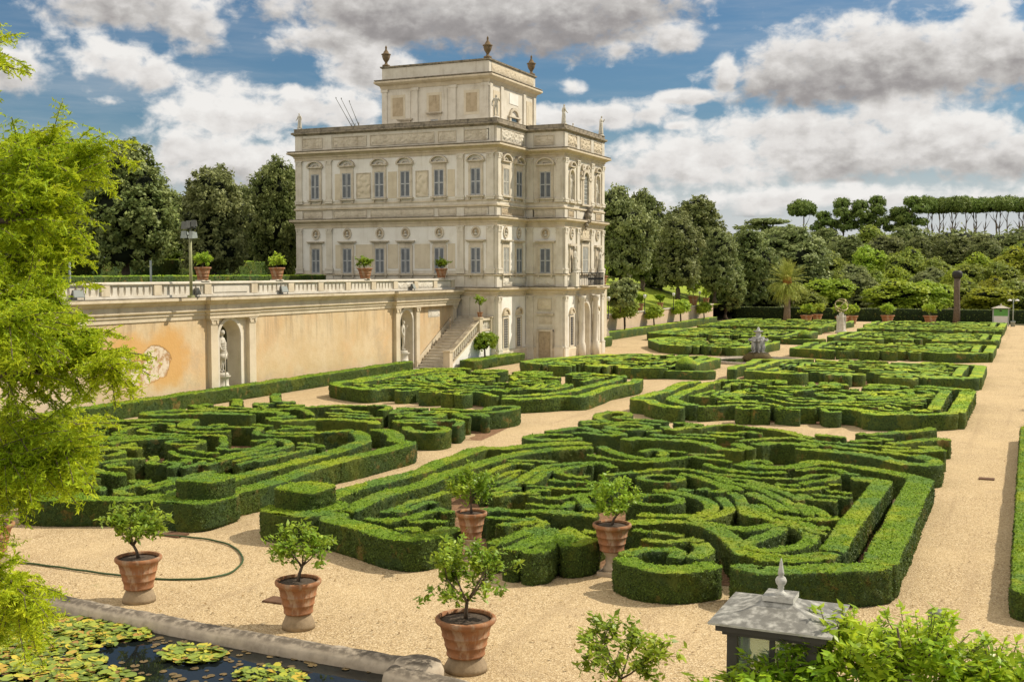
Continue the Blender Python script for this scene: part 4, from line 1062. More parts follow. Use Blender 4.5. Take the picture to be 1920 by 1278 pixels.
def window(F,a,z0,z1,w,ped='arch',mat=None,sh=True):
    fr = .17; mb = MB()
    mb.fbox(F,a-w/2-fr,a-w/2,z0,z1+fr,0,.10); mb.fbox(F,a+w/2,a+w/2+fr,z0,z1+fr,0,.10); mb.fbox(F,a-w/2,a+w/2,z1,z1+fr,0,.10)
    mb.fbox(F,a-w/2-.02,a+w/2+.02,z0-.01,z1+.01,-.02,.008)
    win = vp(mb,'window',M['trim'])
    if sh: shutters(F,a,z0,z1,w,win,mat or M['shutter'])
    sb = MB(); sb.fbox(F,a-w/2-fr-.1,a+w/2+fr+.1,z0-.13,z0-.02,0,.20); sb.fbox(F,a-w/2-fr,a-w/2-fr+.14,z0-.3,z0-.13,0,.13); sb.fbox(F,a+w/2+fr-.14,a+w/2+fr,z0-.3,z0-.13,0,.13)
    sub(sb.build('sill',M['trim']),win)
    pb = MB(); hw = w/2+fr+.15
    if ped=='arch':
        zb = z1+fr+.28
        pb.fbox(F,a-w/2-fr,a+w/2+fr,z1+fr,zb,0,.07); pb.fbox(F,a-hw,a+hw,zb,zb+.09,0,.20)
        pb.farch(F,a,zb+.09,hw*.80,hw*.98,0,.24,n=16,ry=.62); pb.farch(F,a,zb+.09,hw*.30,hw*.42,0,.10,n=10,ry=.6)
    else:
        zb = z1+fr+.22; pb.fbox(F,a-w/2-fr+.04,a+w/2+fr-.04,z1+fr,zb,0,.06); pb.fbox(F,a-hw,a+hw,zb,zb+.07,0,.20); pb.fbox(F,a-hw-.05,a+hw+.05,zb+.07,zb+.13,0,.26)
    sub(pb.build('pediment' if ped=='arch' else 'lintel_cornice',M['trim']),win)
    return win
def roundel(F,a,z,r=.30,seed=0):
    mb = MB(); mb.farch(F,a,z,r*.78,r*1.12,0,.09,0,2*math.pi,24,1.12); o = vp(mb,'bust_roundel',M['trim'])
    d = MB(); d.add([F.p(a+r*.8*math.cos(2*math.pi*k/20),z+r*.9*math.sin(2*math.pi*k/20),.016) for k in range(20)],[tuple(range(20))]); sub(d.build('recess',M['relief']),o)
    b = MB()
    def blob(ca,cz,ra,rz,dd):
        vs=[];fs=[];n=10;m=6
        for i in range(m+1):
            for k in range(n):
                e=math.pi/2*i/m; t=2*math.pi*k/n; vs.append(F.p(ca+ra*math.cos(e)*math.cos(t),cz+rz*math.cos(e)*math.sin(t),.02+dd*math.sin(e)))
        for i in range(m):
            for k in range(n): fs.append((i*n+k,i*n+(k+1)%n,(i+1)*n+(k+1)%n,(i+1)*n+k))
        b.add(vs,fs,True)
    blob(a+.01*math.sin(seed),z+.06,r*.27,r*.36,.14); blob(a,z-r*.5,r*.55,r*.32,.12); blob(a,z-r*.2,r*.17,r*.3,.10)
    sub(b.build('bust',M['statue']),o)
for k,a in enumerate((-47.25,-44.58,-41.89,-39.81,-37.15,-34.35)):
    window(FA,a,11.42,13.22,.74 if k else .70); window(FA,a,6.12,7.88,.74 if k else .70,'flat'); roundel(FA,a,8.93,.31,k)
for a in (71.55,73.75):
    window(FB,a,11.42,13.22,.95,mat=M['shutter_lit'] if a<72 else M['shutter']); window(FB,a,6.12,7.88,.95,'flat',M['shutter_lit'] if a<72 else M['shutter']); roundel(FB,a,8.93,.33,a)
window(FC,-31.28,11.42,13.25,.82); window(FC,-31.28,6.12,7.88,.80,'flat'); roundel(FC,-31.28,8.93,.31,2)
# ground floor: latticed windows, door, relief
def lattice(F,a,z0,z1,w):
    mb = MB(); fr=.12
    for q in ((a-w/2-fr,a-w/2,z0-fr,z1+fr),(a+w/2,a+w/2+fr,z0-fr,z1+fr),(a-w/2,a+w/2,z1,z1+fr),(a-w/2,a+w/2,z0-fr,z0)): mb.fbox(F,*q,0,.08)
    o = vp(mb,'lattice_window',M['trim'])
    sub(MB().fbox(F,a-w/2,a+w/2,z0,z1,-.02,.005).build('opening',M['dark']),o)
    g = MB()
    n=int((z1-z0)/.16)
    for k in range(n):
        z=z0+.1+k*(z1-z0-.14)/max(1,n-1)
        g.farch(F,a-w*.22,z,.055,.085,.012,.04,0,2*math.pi,8); g.farch(F,a+w*.22,z,.055,.085,.012,.04,0,2*math.pi,8)
        g.fbox(F,a-w/2,a+w/2,z-.012,z+.012,.01,.03)
    g.fbox(F,a-.012,a+.012,z0,z1,.012,.035); sub(g.build('iron_lattice',M['gate_iron']),o)
    p = MB(); zb=z1+.22
    p.fbox(F,a-w/2-.2,a+w/2+.2,zb,zb+.08,0,.14); p.farch(F,a,zb+.08,w*.52,w*.72,0,.17,n=12,ry=.85); p.farch(F,a,zb+.10,0.02,w*.36,0,.10,n=10); sub(p.build('hood',M['trav_warm']),o)
for a in (71.55,73.75): lattice(FB,a,.98,3.0,.74)
for a in (76.55,81.85): lattice(FD,a,.98,3.0,.62)
mb = MB(); a=-31.28
mb.fbox(FC,a-.62,a-.46,0,2.12,0,.2); mb.fbox(FC,a+.46,a+.62,0,2.12,0,.2); mb.fbox(FC,a-.62,a+.62,2.0,2.14,0,.205); mb.fbox(FC,a-.66,a+.66,3.16,3.28,0,.14); mb.fbox(FC,a-.5,a+.5,2.55,3.05,0,.04)
door = vp(mb,'door',M['trim'])
d = MB(); d.fbox(FC,a-.46,a+.46,0,2.0,0,.15)
for s in (-1,1):
    for z0,z1 in ((.15,.7),(.82,1.25),(1.38,1.88)): d.fbox(FC,a+s*.23-.16,a+s*.23+.16,z0,z1,.15,.175)
d.farch(FC,a,1.03,.10,.2,.17,.19,0,2*math.pi,14); sub(d.build('door_leaf',M['wood']),door)
# front: archway, columns, balcony, tall window, arms
mb = MB(); mb.farch(FD,MIDY,3.1,.875,1.08,-.02,.12,n=20); mb.fbox(FD,MIDY-1.08,MIDY-.875,0,3.1,-.02,.12); mb.fbox(FD,MIDY+.875,MIDY+1.08,0,3.1,-.02,.12); mb.fbox(FD,MIDY-.14,MIDY+.14,4.1,4.5,0,.2)
vp(mb,'archway_surround',M['travertine'])
for y in (77.75,80.65):
    mb = MB(); mb.lathe([(.30,0),(.30,.9),(.26,.98),(.27,1.05),(.215,1.12),(.225,2.2),(.19,4.05),(.23,4.12),(.28,4.3),(.33,4.5)],18,(XD+.36,y,0)); vp(mb,'column',M['travertine'])
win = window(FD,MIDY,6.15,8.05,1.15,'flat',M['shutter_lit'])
mb = MB(); mb.fbox(FD,MIDY-.95,MIDY+.95,11.0,11.12,0,.2)
for s in (-1,1): mb.fbox(FD,MIDY+s*.62-.13,MIDY+s*.62+.13,11.12,12.95,0,.16); mb.fbox(FD,MIDY+s*.95-.14,MIDY+s*.95+.14,11.12,12.9,0,.13); mb.fbox(FD,MIDY+s*.8-.32,MIDY+s*.8+.32,12.9,13.05,0,.22)
mb.farch(FD,MIDY,12.95,.5,.72,0,.18,n=16)
for s in (-1,1): mb.farch(FD,MIDY+s*.55,13.75,.12,.26,.02,.16,0,math.pi*1.6,12); mb.farch(FD,MIDY+s*.85,13.35,.05,.16,.02,.14,0,2*math.pi,10)
tw = vp(mb,'arched_window',M['trim'])
g = MB(); g.fprism(FD,[(MIDY-.5,11.15),(MIDY+.5,11.15),(MIDY+.5,12.95)]+[(MIDY+.5*math.cos(t),12.95+.5*math.sin(t)) for t in (.4,.8,1.2,1.57,1.95,2.35,2.75)]+[(MIDY-.5,12.95)],.0,.012); sub(g.build('pane',M['window_glass']),tw)
g = MB()
for k in range(5): g.fbox(FD,MIDY-.5+k*.25-.02,MIDY-.5+k*.25+.02,11.15,13.2,.014,.035)
for k in range(8): g.fbox(FD,MIDY-.5,MIDY+.5,11.2+k*.27,11.23+k*.27,.014,.033)
sub(g.build('glazing_bars',M['lamp_white']),tw)
for y in (NA,NB_):
    mb = MB(); mb.farch(FD,y,13.0,.43,.55,0,.09,n=14); mb.fbox(FD,y-.55,y-.43,11.2,13.0,0,.09); mb.fbox(FD,y+.43,y+.55,11.2,13.0,0,.09); mb.fbox(FD,y-.62,y+.62,11.08,11.2,0,.2)
    mb.fbox(FD,y-.6,y+.6,13.62,13.7,0,.18); mb.farch(FD,y,13.7,.42,.54,0,.2,n=12,ry=.6); vp(mb,'niche_surround',M['trim'])
    mb = MB(); mb.fbox(FD,y-.5,y-.36,6.15,8.0,0,.1); mb.fbox(FD,y+.36,y+.5,6.15,8.0,0,.1); mb.fbox(FD,y-.62,y+.62,8.05,8.2,0,.22); mb.fbox(FD,y-.36,y+.36,6.15,8.0,0,.02); o=vp(mb,'niche_surround',M['trim'])
    roundel(FD,y,8.95,.31,y)
for y,lab in ((NA,'weathered statue in the nearer upper niche of the villa front'),(NB_,'weathered statue in the farther upper niche of the villa front')):
    statue(lab,(XD-.1,y,11.2),R(-90),.98,FIG_B if y<79 else FIG_A,None,'statues in the villa front niches')
for y,lab in ((NA,'pale statue against the first floor front, nearer the corner'),(NB_,'pale statue against the first floor front, beyond the balcony')):
    mb = MB(); mb.fbox(FD,y-.3,y+.3,5.17,6.15,0,.5); vp(mb,'statue_bracket',M['travertine'])
    statue(lab,(XD+.27,y,6.15),R(-90),.92,FIG_A if y<79 else FIG_B,1,'statues on the villa first floor')
# coat of arms with eagle wings hung over the front window
mb = MB()
for k,(y,z,r) in enumerate(((79.2,10.25,.30),(79.05,9.9,.22),(79.45,10.6,.25),(79.7,10.75,.22),(78.85,9.6,.18),(78.75,9.35,.12),(79.95,10.9,.16),(79.35,10.0,.24))):
    mb.lathe([(.01,-r),(r*.6,-r*.8),(r,0),(r*.6,r*.8),(.01,r)],8,(XD+.28,y,z))
vp(mb,'coat_of_arms',M['mossy'])
balc = MB(); balc.fbox(FD,77.55,80.85,5.16,5.24,.0,.95); bo = vp(balc,'balcony',M['trav_warm'])
g = MB()
for a0,a1,d in ((77.6,80.8,.9),): 
    g.fbox(FD,a0,a1,6.12,6.17,d-.03,d+.03); g.fbox(FD,a0,a1,5.3,5.33,d-.02,d+.02)
    for k in range(23):
        y=a0+(a1-a0)*k/22; g.fbox(FD,y-.012,y+.012,5.24,6.12,d-.012,d+.012)
        if k%2: g.farch(FD,y,5.72,.07,.1,d-.012,d+.012,0,2*math.pi,8)
for y in (77.6,80.8):
    Fq = Face((XD,y),(1,0),(0,-1)); g.fbox(Fq,0,.9,6.12,6.17,-.03,.03)
    for k in range(7): g.fbox(Fq,.1+k*.13-.012,.1+k*.13+.012,5.24,6.12,-.012,.012)
sub(g.build('railing',M['iron']),bo)
for F,a0,a1 in ((FD,75.9,77.3),(FD,81.1,82.6)):
    m1 = MB(); m1.fbox(F,a0,a1,.9,4.5,-.05,.012); vp(m1,'stucco_field',M['stucco'])

# roof storey
TX0,TX1,TY0,TY1 = -44.5,-35.65,75.0,83.4
TO = [(TX0,TY0),(TX1,TY0),(TX1,TY1),(TX0,TY1)]
mb = MB(); mb.sweep(TO,[(-.5,16.2),(0,16.2),(0,21.4),(-.5,21.4)],True); mb.add([(x,y,21.2) for x,y in TO],[(0,1,2,3)]); vp(mb,'roof_storey_wall',M['travertine'])
band('roof_storey_cornice',[(-.1,19.75),(.05,19.75),(.10,19.9),(.14,20.0),(.34,20.10),(.46,20.2),(.46,20.32),(.36,20.38),(-.1,20.40)],M['trav_warm'],TO)
band('roof_storey_parapet',[(-.3,20.4),(.03,20.4),(.03,20.52),(-.01,20.54),(-.01,21.3),(.10,21.36),(.12,21.46),(-.3,21.48)],M['mossy'],TO)
band('weathered_edge',[(-.05,20.385),(.44,20.385),(.455,20.41),(.44,20.44),(-.05,20.45)],M['mossy'],TO)
FT = Face((0,TY0),(1,0),(0,-1)); FU = Face((TX1,0),(0,1),(1,0))
vrel(FU,TY0+.4,TY1-.4,20.62,21.22,70,.06,M['trav_warm'],0,0)
for i in range(3):
    c = TX0+ (i+.5)*(TX1-TX0)/3+(-.1,0,.1)[i]
    mb = MB(); mb.fbox(FT,c-1.05,c+1.05,16.9,19.55,0,.04); o = vp(mb,'wall_panel',M['travertine'])
    m2 = MB(); m2.fbox(FT,c-.62,c+.62,17.55,19.3,.04,.055); sub(m2.build('panel_frame',M['panel']),o)
    m2 = MB(); m2.fbox(FT,c-.44,c+.44,17.75,19.1,.055,.075); sub(m2.build('inner_panel',M['relief']),o)
for c in (TX0+.25,-41.65,-38.5,TX1-.25): 
    m2 = MB(); m2.fbox(FT,c-.22,c+.22,16.5,19.75,0,.10); m2.fbox(FT,c-.30,c+.30,19.55,19.75,0,.13); vp(m2,'pilaster',M['travertine'])
for c in (-42.5,-40.05): window(FT,c,16.62,17.35 if c>-41 else 17.0,.6,'flat')
for c in (TY0+.25,77.1,81.2,TY1-.25):
    m2 = MB(); m2.fbox(FU,c-.22,c+.22,16.5,19.75,0,.10); vp(m2,'pilaster',M['travertine'])
for c in (76.2,82.2):
    m2 = MB(); m2.fbox(FU,c-.55,c+.55,17.2,19.3,0,.05); o = vp(m2,'wall_panel',M['trav_warm']); m3 = MB(); m3.fbox(FU,c-.32,c+.32,17.6,19.0,.05,.07); sub(m3.build('inner_panel',M['panel']),o)
mb = MB(); mb.fbox(FU,78.4,78.65,16.3,17.75,0,.12); mb.fbox(FU,79.95,80.2,16.3,17.75,0,.12); mb.farch(FU,79.3,17.75,.65,.9,0,.14,n=14,ry=.8); mb.fbox(FU,78.2,80.4,17.7,17.8,0,.18); o = vp(mb,'arched_window',M['trim'])
sub(MB().fbox(FU,78.65,79.95,16.3,17.75,0,.02).build('pane',M['window_glass']),o)
m2 = MB(); m2.fbox(FU,78.5,80.1,18.7,19.5,0,.03); vp(m2,'wall_panel',M['stucco'])

# urns, statues and aerials on the roofs
um = MB(); um.lathe([(.34,0),(.34,.16),(.16,.22),(.11,.34),(.14,.42),(.28,.62),(.36,.86),(.33,.92),(.42,.98),(.42,1.04),(.26,1.10),(.20,1.24),(.10,1.36),(.07,1.50),(.10,1.56),(.06,1.66),(.01,1.74)],18)
UM = um.mesh('roof_urn',M['urn'])
for (x,y,lab) in ((TX0+.25,TY0+.2,'mossy lidded urn on the left corner of the roof storey'),(TX1-.2,TY0+.2,'mossy lidded urn on the middle, nearest corner of the roof storey'),(TX1-.2,TY1-.3,'mossy lidded urn on the right, rear corner of the roof storey')):
    tag(link('roof_urn',UM,None,(x,y,21.46),None,(.86,.86,.92)),lab,'urn','urns on the roof storey')
RS = 'statues on the villa parapet'
statue('small draped statue at the left end of the parapet',(XL+.3,YA+.15,16.5),R(170),.62,FIG_A,0,RS)
statue('tiny statue farther back on the left parapet',(XL+.3,76.6,16.5),R(180),.50,FIG_B,0,RS)
statue('statue on the parapet corner in front of the roof storey',(XB-.15,YA+.2,16.5),R(200),.80,FIG_B,None,RS)
statue('statue on the parapet of the projecting front, nearer corner',(XD-.1,YC+.2,16.5),R(-40),.72,FIG_A,1,RS)
statue('statue on the parapet of the projecting front, far corner',(XD-.1,YD-.35,16.5),R(-90),.78,FIG_B,0,RS)
statue('partly hidden statue just behind the far corner statue',(XD-3.4,YD+2.2,16.5),R(-90),.75,FIG_A,0,RS)
for k,(p0,p1,lab) in enumerate((((660,238),(630,185),'leftmost of three thin slanted aerials on the roof'),((666,238),(640,186),'middle one of three thin slanted aerials on the roof'),((673,236),(655,191),'rightmost of three thin slanted aerials on the roof'))):
    a = onY(*p0,80); b_ = onY(*p1,80); mb = MB(); mb.tube([(0,0,0),b_-a+ (b_-a)*0],[.03,.02],6); mb.lathe([(.03,0),(.05,.05),(.02,.12)],6,tuple(b_-a))
    mb.tube([(0,0,.3),(0,0,16.2-a.z)],.03,6)
    o = mb.build('aerial',M['lamp_metal'],None,tuple(a)); tag(o,lab,'aerial','aerials on the villa roof')
# ------------------------------------------------------------------ foliage
M['oak'] = leafmat('evergreen_oak_leaf',(.055,.085,.020),(.17,.22,.055),(.44,.48,.17),.7,.22,.85)
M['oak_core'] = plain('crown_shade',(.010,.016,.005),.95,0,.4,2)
M['lime'] = leafmat('fresh_green_leaf',(.17,.28,.024),(.36,.50,.045),(.64,.72,.08),.5,.3,.7)
M['olive'] = leafmat('grey_green_leaf',(.11,.145,.048),(.25,.30,.10),(.47,.50,.20),.5,.2,.7)
M['mid'] = leafmat('mid_green_leaf',(.12,.18,.028),(.28,.36,.055),(.54,.58,.10),.5,.25,.7)
M['yellow'] = leafmat('yellowing_leaf',(.16,.20,.02),(.36,.39,.035),(.58,.56,.05),.5,.3,.6)
M['pine'] = leafmat('pine_needle',(.085,.14,.03),(.18,.27,.05),(.33,.42,.08),.4,.12,.6)
M['citrus'] = leafmat('citrus_leaf',(.085,.18,.016),(.23,.39,.03),(.58,.68,.07),1.6,.3,.65,.38)
M['bush'] = leafmat('glossy_bush_leaf',(.10,.22,.014),(.30,.50,.025),(.74,.82,.06),1.8,.35,.7,.32)
M['cypress'] = leafmat('feathery_needle',(.14,.25,.012),(.42,.58,.020),(.78,.82,.04),1.5,.38,.8,.6)
M['palm'] = leafmat('palm_frond',(.20,.27,.045),(.42,.50,.09),(.66,.66,.18),1.,.2,.6)

def crown(name, blobs, nclump, nleaf, size, mat, seed, sig=.45, core=.72, shell=(.72,1.04), slim=.6, upb=.25):
    rng = np.random.default_rng(seed); B = np.array(blobs,float)
    ar = (B[:,3]*B[:,4]+B[:,4]*B[:,5]+B[:,3]*B[:,5]); pr = ar/ar.sum()
    out = []; dirs = []
    while len(out) < nclump:
        k = rng.choice(len(B),p=pr); d = rng.normal(size=3); d /= np.linalg.norm(d)
        if d[2] < -.75: continue
        p = B[k,:3]+d*B[k,3:]*rng.uniform(*shell)
        q = np.sqrt((((p-B[:,:3])/B[:,3:])**2).sum(1)); q[k] = 9
        if (q<.62).any(): continue
        out.append(p); dirs.append(d)
    out = np.array(out); dirs = np.array(dirs)
    cs = rng.uniform(.6,1.3,nclump)*sig
    src = np.repeat(np.arange(nclump),nleaf); m = len(src)
    off = rng.normal(size=(m,3)); off *= (rng.random((m,1))**.5)/np.linalg.norm(off,axis=1,keepdims=True)
    pos = out[src]+off*cs[src][:,None]*np.array([1,1,.8])
    nr = dirs[src]*.5+off*.5+rng.normal(0,.45,(m,3))+np.array([0,0,upb])
    V,Q = leaves(pos,nr,size*rng.uniform(.6,1.4,m),rng,slim)
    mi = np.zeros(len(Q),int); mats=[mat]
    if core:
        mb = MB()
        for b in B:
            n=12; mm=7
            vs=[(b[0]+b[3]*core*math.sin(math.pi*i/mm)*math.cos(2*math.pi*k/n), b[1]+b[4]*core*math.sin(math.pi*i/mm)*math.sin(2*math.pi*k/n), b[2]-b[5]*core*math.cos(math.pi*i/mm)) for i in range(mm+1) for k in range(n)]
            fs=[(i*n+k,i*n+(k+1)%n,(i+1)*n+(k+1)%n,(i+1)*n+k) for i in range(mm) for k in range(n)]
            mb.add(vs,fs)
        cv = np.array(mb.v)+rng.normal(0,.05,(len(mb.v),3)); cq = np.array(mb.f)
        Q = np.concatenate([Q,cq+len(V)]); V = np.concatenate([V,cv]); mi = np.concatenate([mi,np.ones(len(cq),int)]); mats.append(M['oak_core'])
    return np_mesh(name,V,Q,None,mats,mi)
def trunk(name, H, r0, limbs, seed, mat=None, top=.7):
    rng = random.Random(seed); mb = MB(); pts=[]; x=y=0
    for i in range(7):
        pts.append((x,y,H*i/6)); x+=rng.uniform(-.03,.03)*H; y+=rng.uniform(-.03,.03)*H
    mb.tube(pts,[r0*(1.35 if i==0 else 1-.45*i/6) for i in range(7)],9)
    for k in range(limbs):
        i = rng.randint(3,6); a = 2*math.pi*k/limbs+rng.uniform(-.4,.4); p = Vector(pts[i]); L = H*rng.uniform(.5,1.1)*top
        q = [p]; d = Vector((math.cos(a)*.7,math.sin(a)*.7,.8))
        for s in range(4): q.append(q[-1]+d*L/4); d = (d+Vector((rng.uniform(-.3,.3),rng.uniform(-.3,.3),.1))).normalized()
        mb.tube(q,[r0*.5,r0*.38,r0*.28,r0*.18,r0*.08],6)
    return mb.mesh(name, mat or M['bark'])
def rnd_blobs(seed, n, H0, H1, W, power=1.):
    """lobes filling a crown W wide (radius) between H0 and H1"""
    rng = np.random.default_rng(seed); out=[]
    for k in range(n):
        t = (k+.5)/n; z = H0+(H1-H0)*t; rad = W*(math.sin(math.pi*min(1,max(0,t*.86+.12)))**power)
        m = 2 if t>.8 else 3
        for q in range(m):
            a = rng.uniform(0,2*math.pi); r = rad*rng.uniform(.25,.55)
            s = rad*rng.uniform(.42,.62)+.25
            out.append((r*math.cos(a),r*math.sin(a),z+rng.normal(0,.3),s,s,s*rng.uniform(.75,1.05)))
    return out
# crowns are modelled 10 m tall and 3.3 m in radius, then scaled
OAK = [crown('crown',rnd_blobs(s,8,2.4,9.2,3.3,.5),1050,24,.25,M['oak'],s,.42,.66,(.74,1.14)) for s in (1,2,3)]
OAKT = [trunk('trunk',3.6,.34,5,s) for s in (1,2)]
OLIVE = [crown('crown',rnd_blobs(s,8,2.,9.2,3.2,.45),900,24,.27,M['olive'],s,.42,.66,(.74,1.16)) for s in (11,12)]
ROUND = {k:[crown('crown',rnd_blobs(s,5,1.6,9.0,3.6,.55),420,22,.42,M[k],s,.75) for s in (21,22)] for k in ('mid','lime','yellow')}
PINE = [crown('crown',[(0,0,8.4,3.0,3.0,1.3),(-1.7,.6,8.0,1.9,1.9,1.1),(1.8,-.5,8.1,1.9,1.9,1.1),(.3,1.9,8.2,1.8,1.8,1.0),(.2,-1.8,8.0,1.8,1.8,1.0)],380,24,.36,M['pine'],31,.5,.7)]
STEM = [trunk('trunk',7.2,.24,5,s,M['bark_pale'],.36) for s in (5,8)]
CLUSTER = [crown('crown',[(0,0,8.6,1.7,1.7,.9),(-1.9,.3,7.4,1.5,1.5,.8),(1.8,-.4,7.0,1.6,1.6,.8),(.4,1.2,6.0,1.7,1.7,.8),(-1.2,-1.0,5.2,1.5,1.5,.7),(1.5,.6,4.8,1.4,1.4,.7)],300,22,.34,M['pine'],35,.5,.5)]
FLATC = [crown('crown',[(0,0,8.5,2.6,2.6,.6),(-1.8,0,7.3,2.6,2.4,.5),(2.0,.4,6.6,2.8,2.6,.5),(-1.,-.5,5.6,3.2,3.,.5)],360,22,.36,M['oak'],37,.5,.7)]
def tree(label, px, ytop, D, wpx, cr, tr, base=None, group=None, name='tree', cat='tree', zbase=None, rz=None, depth=1.):
    p = far(px,ytop,D); g = zbase if zbase is not None else (hill(p.x,p.y) if base is None else base)
    H = p.z-g; W = wpx*D/FPX
    if H < W*1.05 and name=='hillside_tree': g = p.z-W*1.05; H = W*1.05
    t = thing(name,label,cat,(p.x,p.y,g-.05),random.uniform(0,6.28) if rz is None else rz,group)
    link('trunk',tr,t); link('crown',cr,t)
    t.scale = (W/7.2,W/7.2*depth,H/10.)
    return t
TL = 'evergreen trees on the terrace behind the wall'
tree('big dense dark evergreen with clumped crown, on the terrace left of the floodlight mast',232,262,75,215,OAK[0],OAKT[0],TER,TL,'evergreen_tree')
tree('broad grey-green evergreen behind the floodlight mast',398,310,86,160,OLIVE[0],OAKT[1],TER,TL,'evergreen_tree')
tree('dark evergreen close to the left edge of the villa',515,292,94,125,OAK[1],OAKT[0],TER,TL,'evergreen_tree')
tree('dark evergreen mostly behind the feathery foreground tree',118,250,92,190,OAK[2],OAKT[1],TER,TL,'evergreen_tree')
tree('shaded evergreen in the gap between the two largest terrace trees',318,352,118,130,OAK[1],OAKT[1],TER,TL,'evergreen_tree')
tree('shaded evergreen in the gap beside the tree nearest the villa',462,345,122,130,OAK[2],OAKT[0],TER,TL,'evergreen_tree')
tree('distant evergreen glimpsed at the far left of the terrace',20,330,110,200,OAK[0],OAKT[0],TER,TL,'evergreen_tree')
RV = 'tall evergreen trees beyond the villa'
tree('tall sunlit evergreen touching the right side of the villa',1165,343,116,135,OLIVE[1],OAKT[0],4.,RV,'evergreen_tree')
tree('dark evergreen between the villa and the lawn slope trees',1205,352,140,105,OAK[1],OAKT[1],4.,RV,'evergreen_tree')
tree('round-topped dark evergreen rising behind the lawn slope',1298,366,150,150,OAK[0],OAKT[0],4.,RV,'evergreen_tree')
tree('pale grey-green tree on the lawn slope with a forked trunk',1272,398,130,105,OLIVE[0],OAKT[1],3.2,RV,'evergreen_tree')
tree('slimmer grey-green tree at the end of the salmon wall',1342,425,136,88,OLIVE[1],OAKT[0],2.6,RV,'evergreen_tree')
tree('dark tree left of the palm, over the clipped wall of hedge',1398,425,156,110,OAK[2],OAKT[1],0,RV,'evergreen_tree')
tree('wide grey-green tree directly behind the palm',1480,424,176,165,OLIVE[0],OAKT[1],None,RV,'evergreen_tree')
tree('dark tree seen between the two lawn slope trees',1240,440,152,110,OAK[2],OAKT[0],3.,RV,'evergreen_tree')
tree('dark lower tree beside the hedge wall at the garden corner',1362,470,150,90,OAK[0],OAKT[0],0,RV,'evergreen_tree')
tree('dark lower tree just left of the palm trunk',1436,472,168,100,OAK[1],OAKT[0],None,RV,'evergreen_tree')
HB = 'leafy trees right behind the end hedge'
for px,yt,D,w,k,lab in ((1555,518,158,105,'lime','bright leafy tree just right of the palm'),(1678,520,158,125,'lime','bright leafy tree with palmate leaves left of the brown stump'),(1742,522,160,95,'lime','bright leafy tree hard by the brown stump'),
                        (1610,512,168,90,'olive','greyish tree between the two bright leafy trees'),(1855,535,158,110,'yellow','yellow-green bushy tree above the notice board'),(1800,520,166,90,'mid','mid green tree behind the brown stump'),(1910,520,160,90,'mid','mid green tree at the right edge behind the lamp'),
                        (1520,540,154,70,'mid','low dark bushy tree at the palm foot')):
    ck = OLIVE[0] if k=='olive' else ROUND[k][px%2]
    tree(lab,px,yt,D,w,ck,OAKT[px%2],None,HB,'leafy_tree')
HT = 'trees on the wooded hillside'
hs = [(1560,470,215,100,'mid'),(1630,462,225,95,'lime'),(1700,468,220,110,'mid'),(1760,475,215,100,'mid'),(1830,470,220,110,'lime'),(1900,462,215,110,'yellow'),(1600,490,195,90,'olive'),(1680,492,195,100,'lime'),(1745,498,190,90,'olive'),(1815,492,190,100,'mid'),(1880,492,190,100,'mid'),
      (1520,445,235,90,'oak'),(1590,436,250,110,'oak'),(1660,440,250,110,'olive'),(1720,446,245,110,'oak'),(1790,448,245,120,'oak'),(1850,446,240,100,'oak'),(1910,450,235,90,'mid'),(1450,432,240,110,'oak'),(1550,430,270,110,'oak'),(1630,425,275,110,'mid'),(1700,428,280,120,'oak'),(1770,432,275,120,'oak'),(1840,436,270,110,'olive'),(1905,438,270,110,'oak'),
      (1640,505,178,80,'mid'),(1730,510,175,80,'olive'),(1790,508,176,80,'lime'),(1860,508,176,80,'yellow'),(1572,505,182,80,'mid'),(1960,470,220,110,'mid'),(1960,500,185,100,'mid'),(1395,450,230,110,'oak'),(1345,440,240,110,'oak')]
zone = lambda px: 'behind the palm' if px<1560 else 'between the palm and the brown stump' if px<1760 else 'beyond the brown stump' if px<1860 else 'at the right edge'
tier = lambda y: 'low' if y>500 else 'mid-height' if y>480 else 'upper' if y>455 else 'topmost'
look = {'mid':'mid green','lime':'fresh green','yellow':'yellow-green','olive':'grey-green','oak':'dark evergreen'}
for px,yt,D,w,k in hs:
    ck = OAK[px%3] if k=='oak' else OLIVE[px%2] if k=='olive' else ROUND[k][px%2]
    yt += (px*7%17)-8; w *= .72
    tree(f'{look[k]} {tier(yt)} tree on the wooded hillside {zone(px)}',px,yt,D,w,ck,OAKT[px%2],None,HT,'hillside_tree')
UP = 'umbrella pines on the ridge'
for k,px in enumerate((1738,1746,1763,1770,1788,1794,1812,1831,1836,1851,1872,1879,1890,1912,1919,1938)):
    tree('umbrella pine in the flat-topped row on the ridge, right',px,365+(k*5%6),328+(k*7%5)*9,(44,54,48)[k%3],PINE[0],STEM[k%2],None,UP,'umbrella_pine').rotation_euler.x = random.uniform(-.07,.07)
tree('lone umbrella pine with a small flat crown above the palm',1503,372,330,58,PINE[0],STEM[0],None,'single pines on the ridge','umbrella_pine')
for px,yt,w,lab in ((1578,366,62,'ragged pine, leftmost of the ridge clump'),(1612,370,66,'ragged pine in the middle of the ridge clump'),(1646,362,60,'tallest ragged pine of the ridge clump'),(1712,363,70,'ragged pine just left of the flat-topped row'),(1545,392,60,'low ragged pine left of the ridge clump'),(1682,384,60,'small ragged pine between the clump and the row')):
    tree(lab,px,yt,325,w,CLUSTER[0],STEM[0],None,'single pines on the ridge','pine_tree')
tree('wide flat dark cedar on the skyline left of the lone pine',1440,403,320,105,FLATC[0],STEM[0],None,'single pines on the ridge','cedar_tree')
M['wood_mass'] = M['oak']
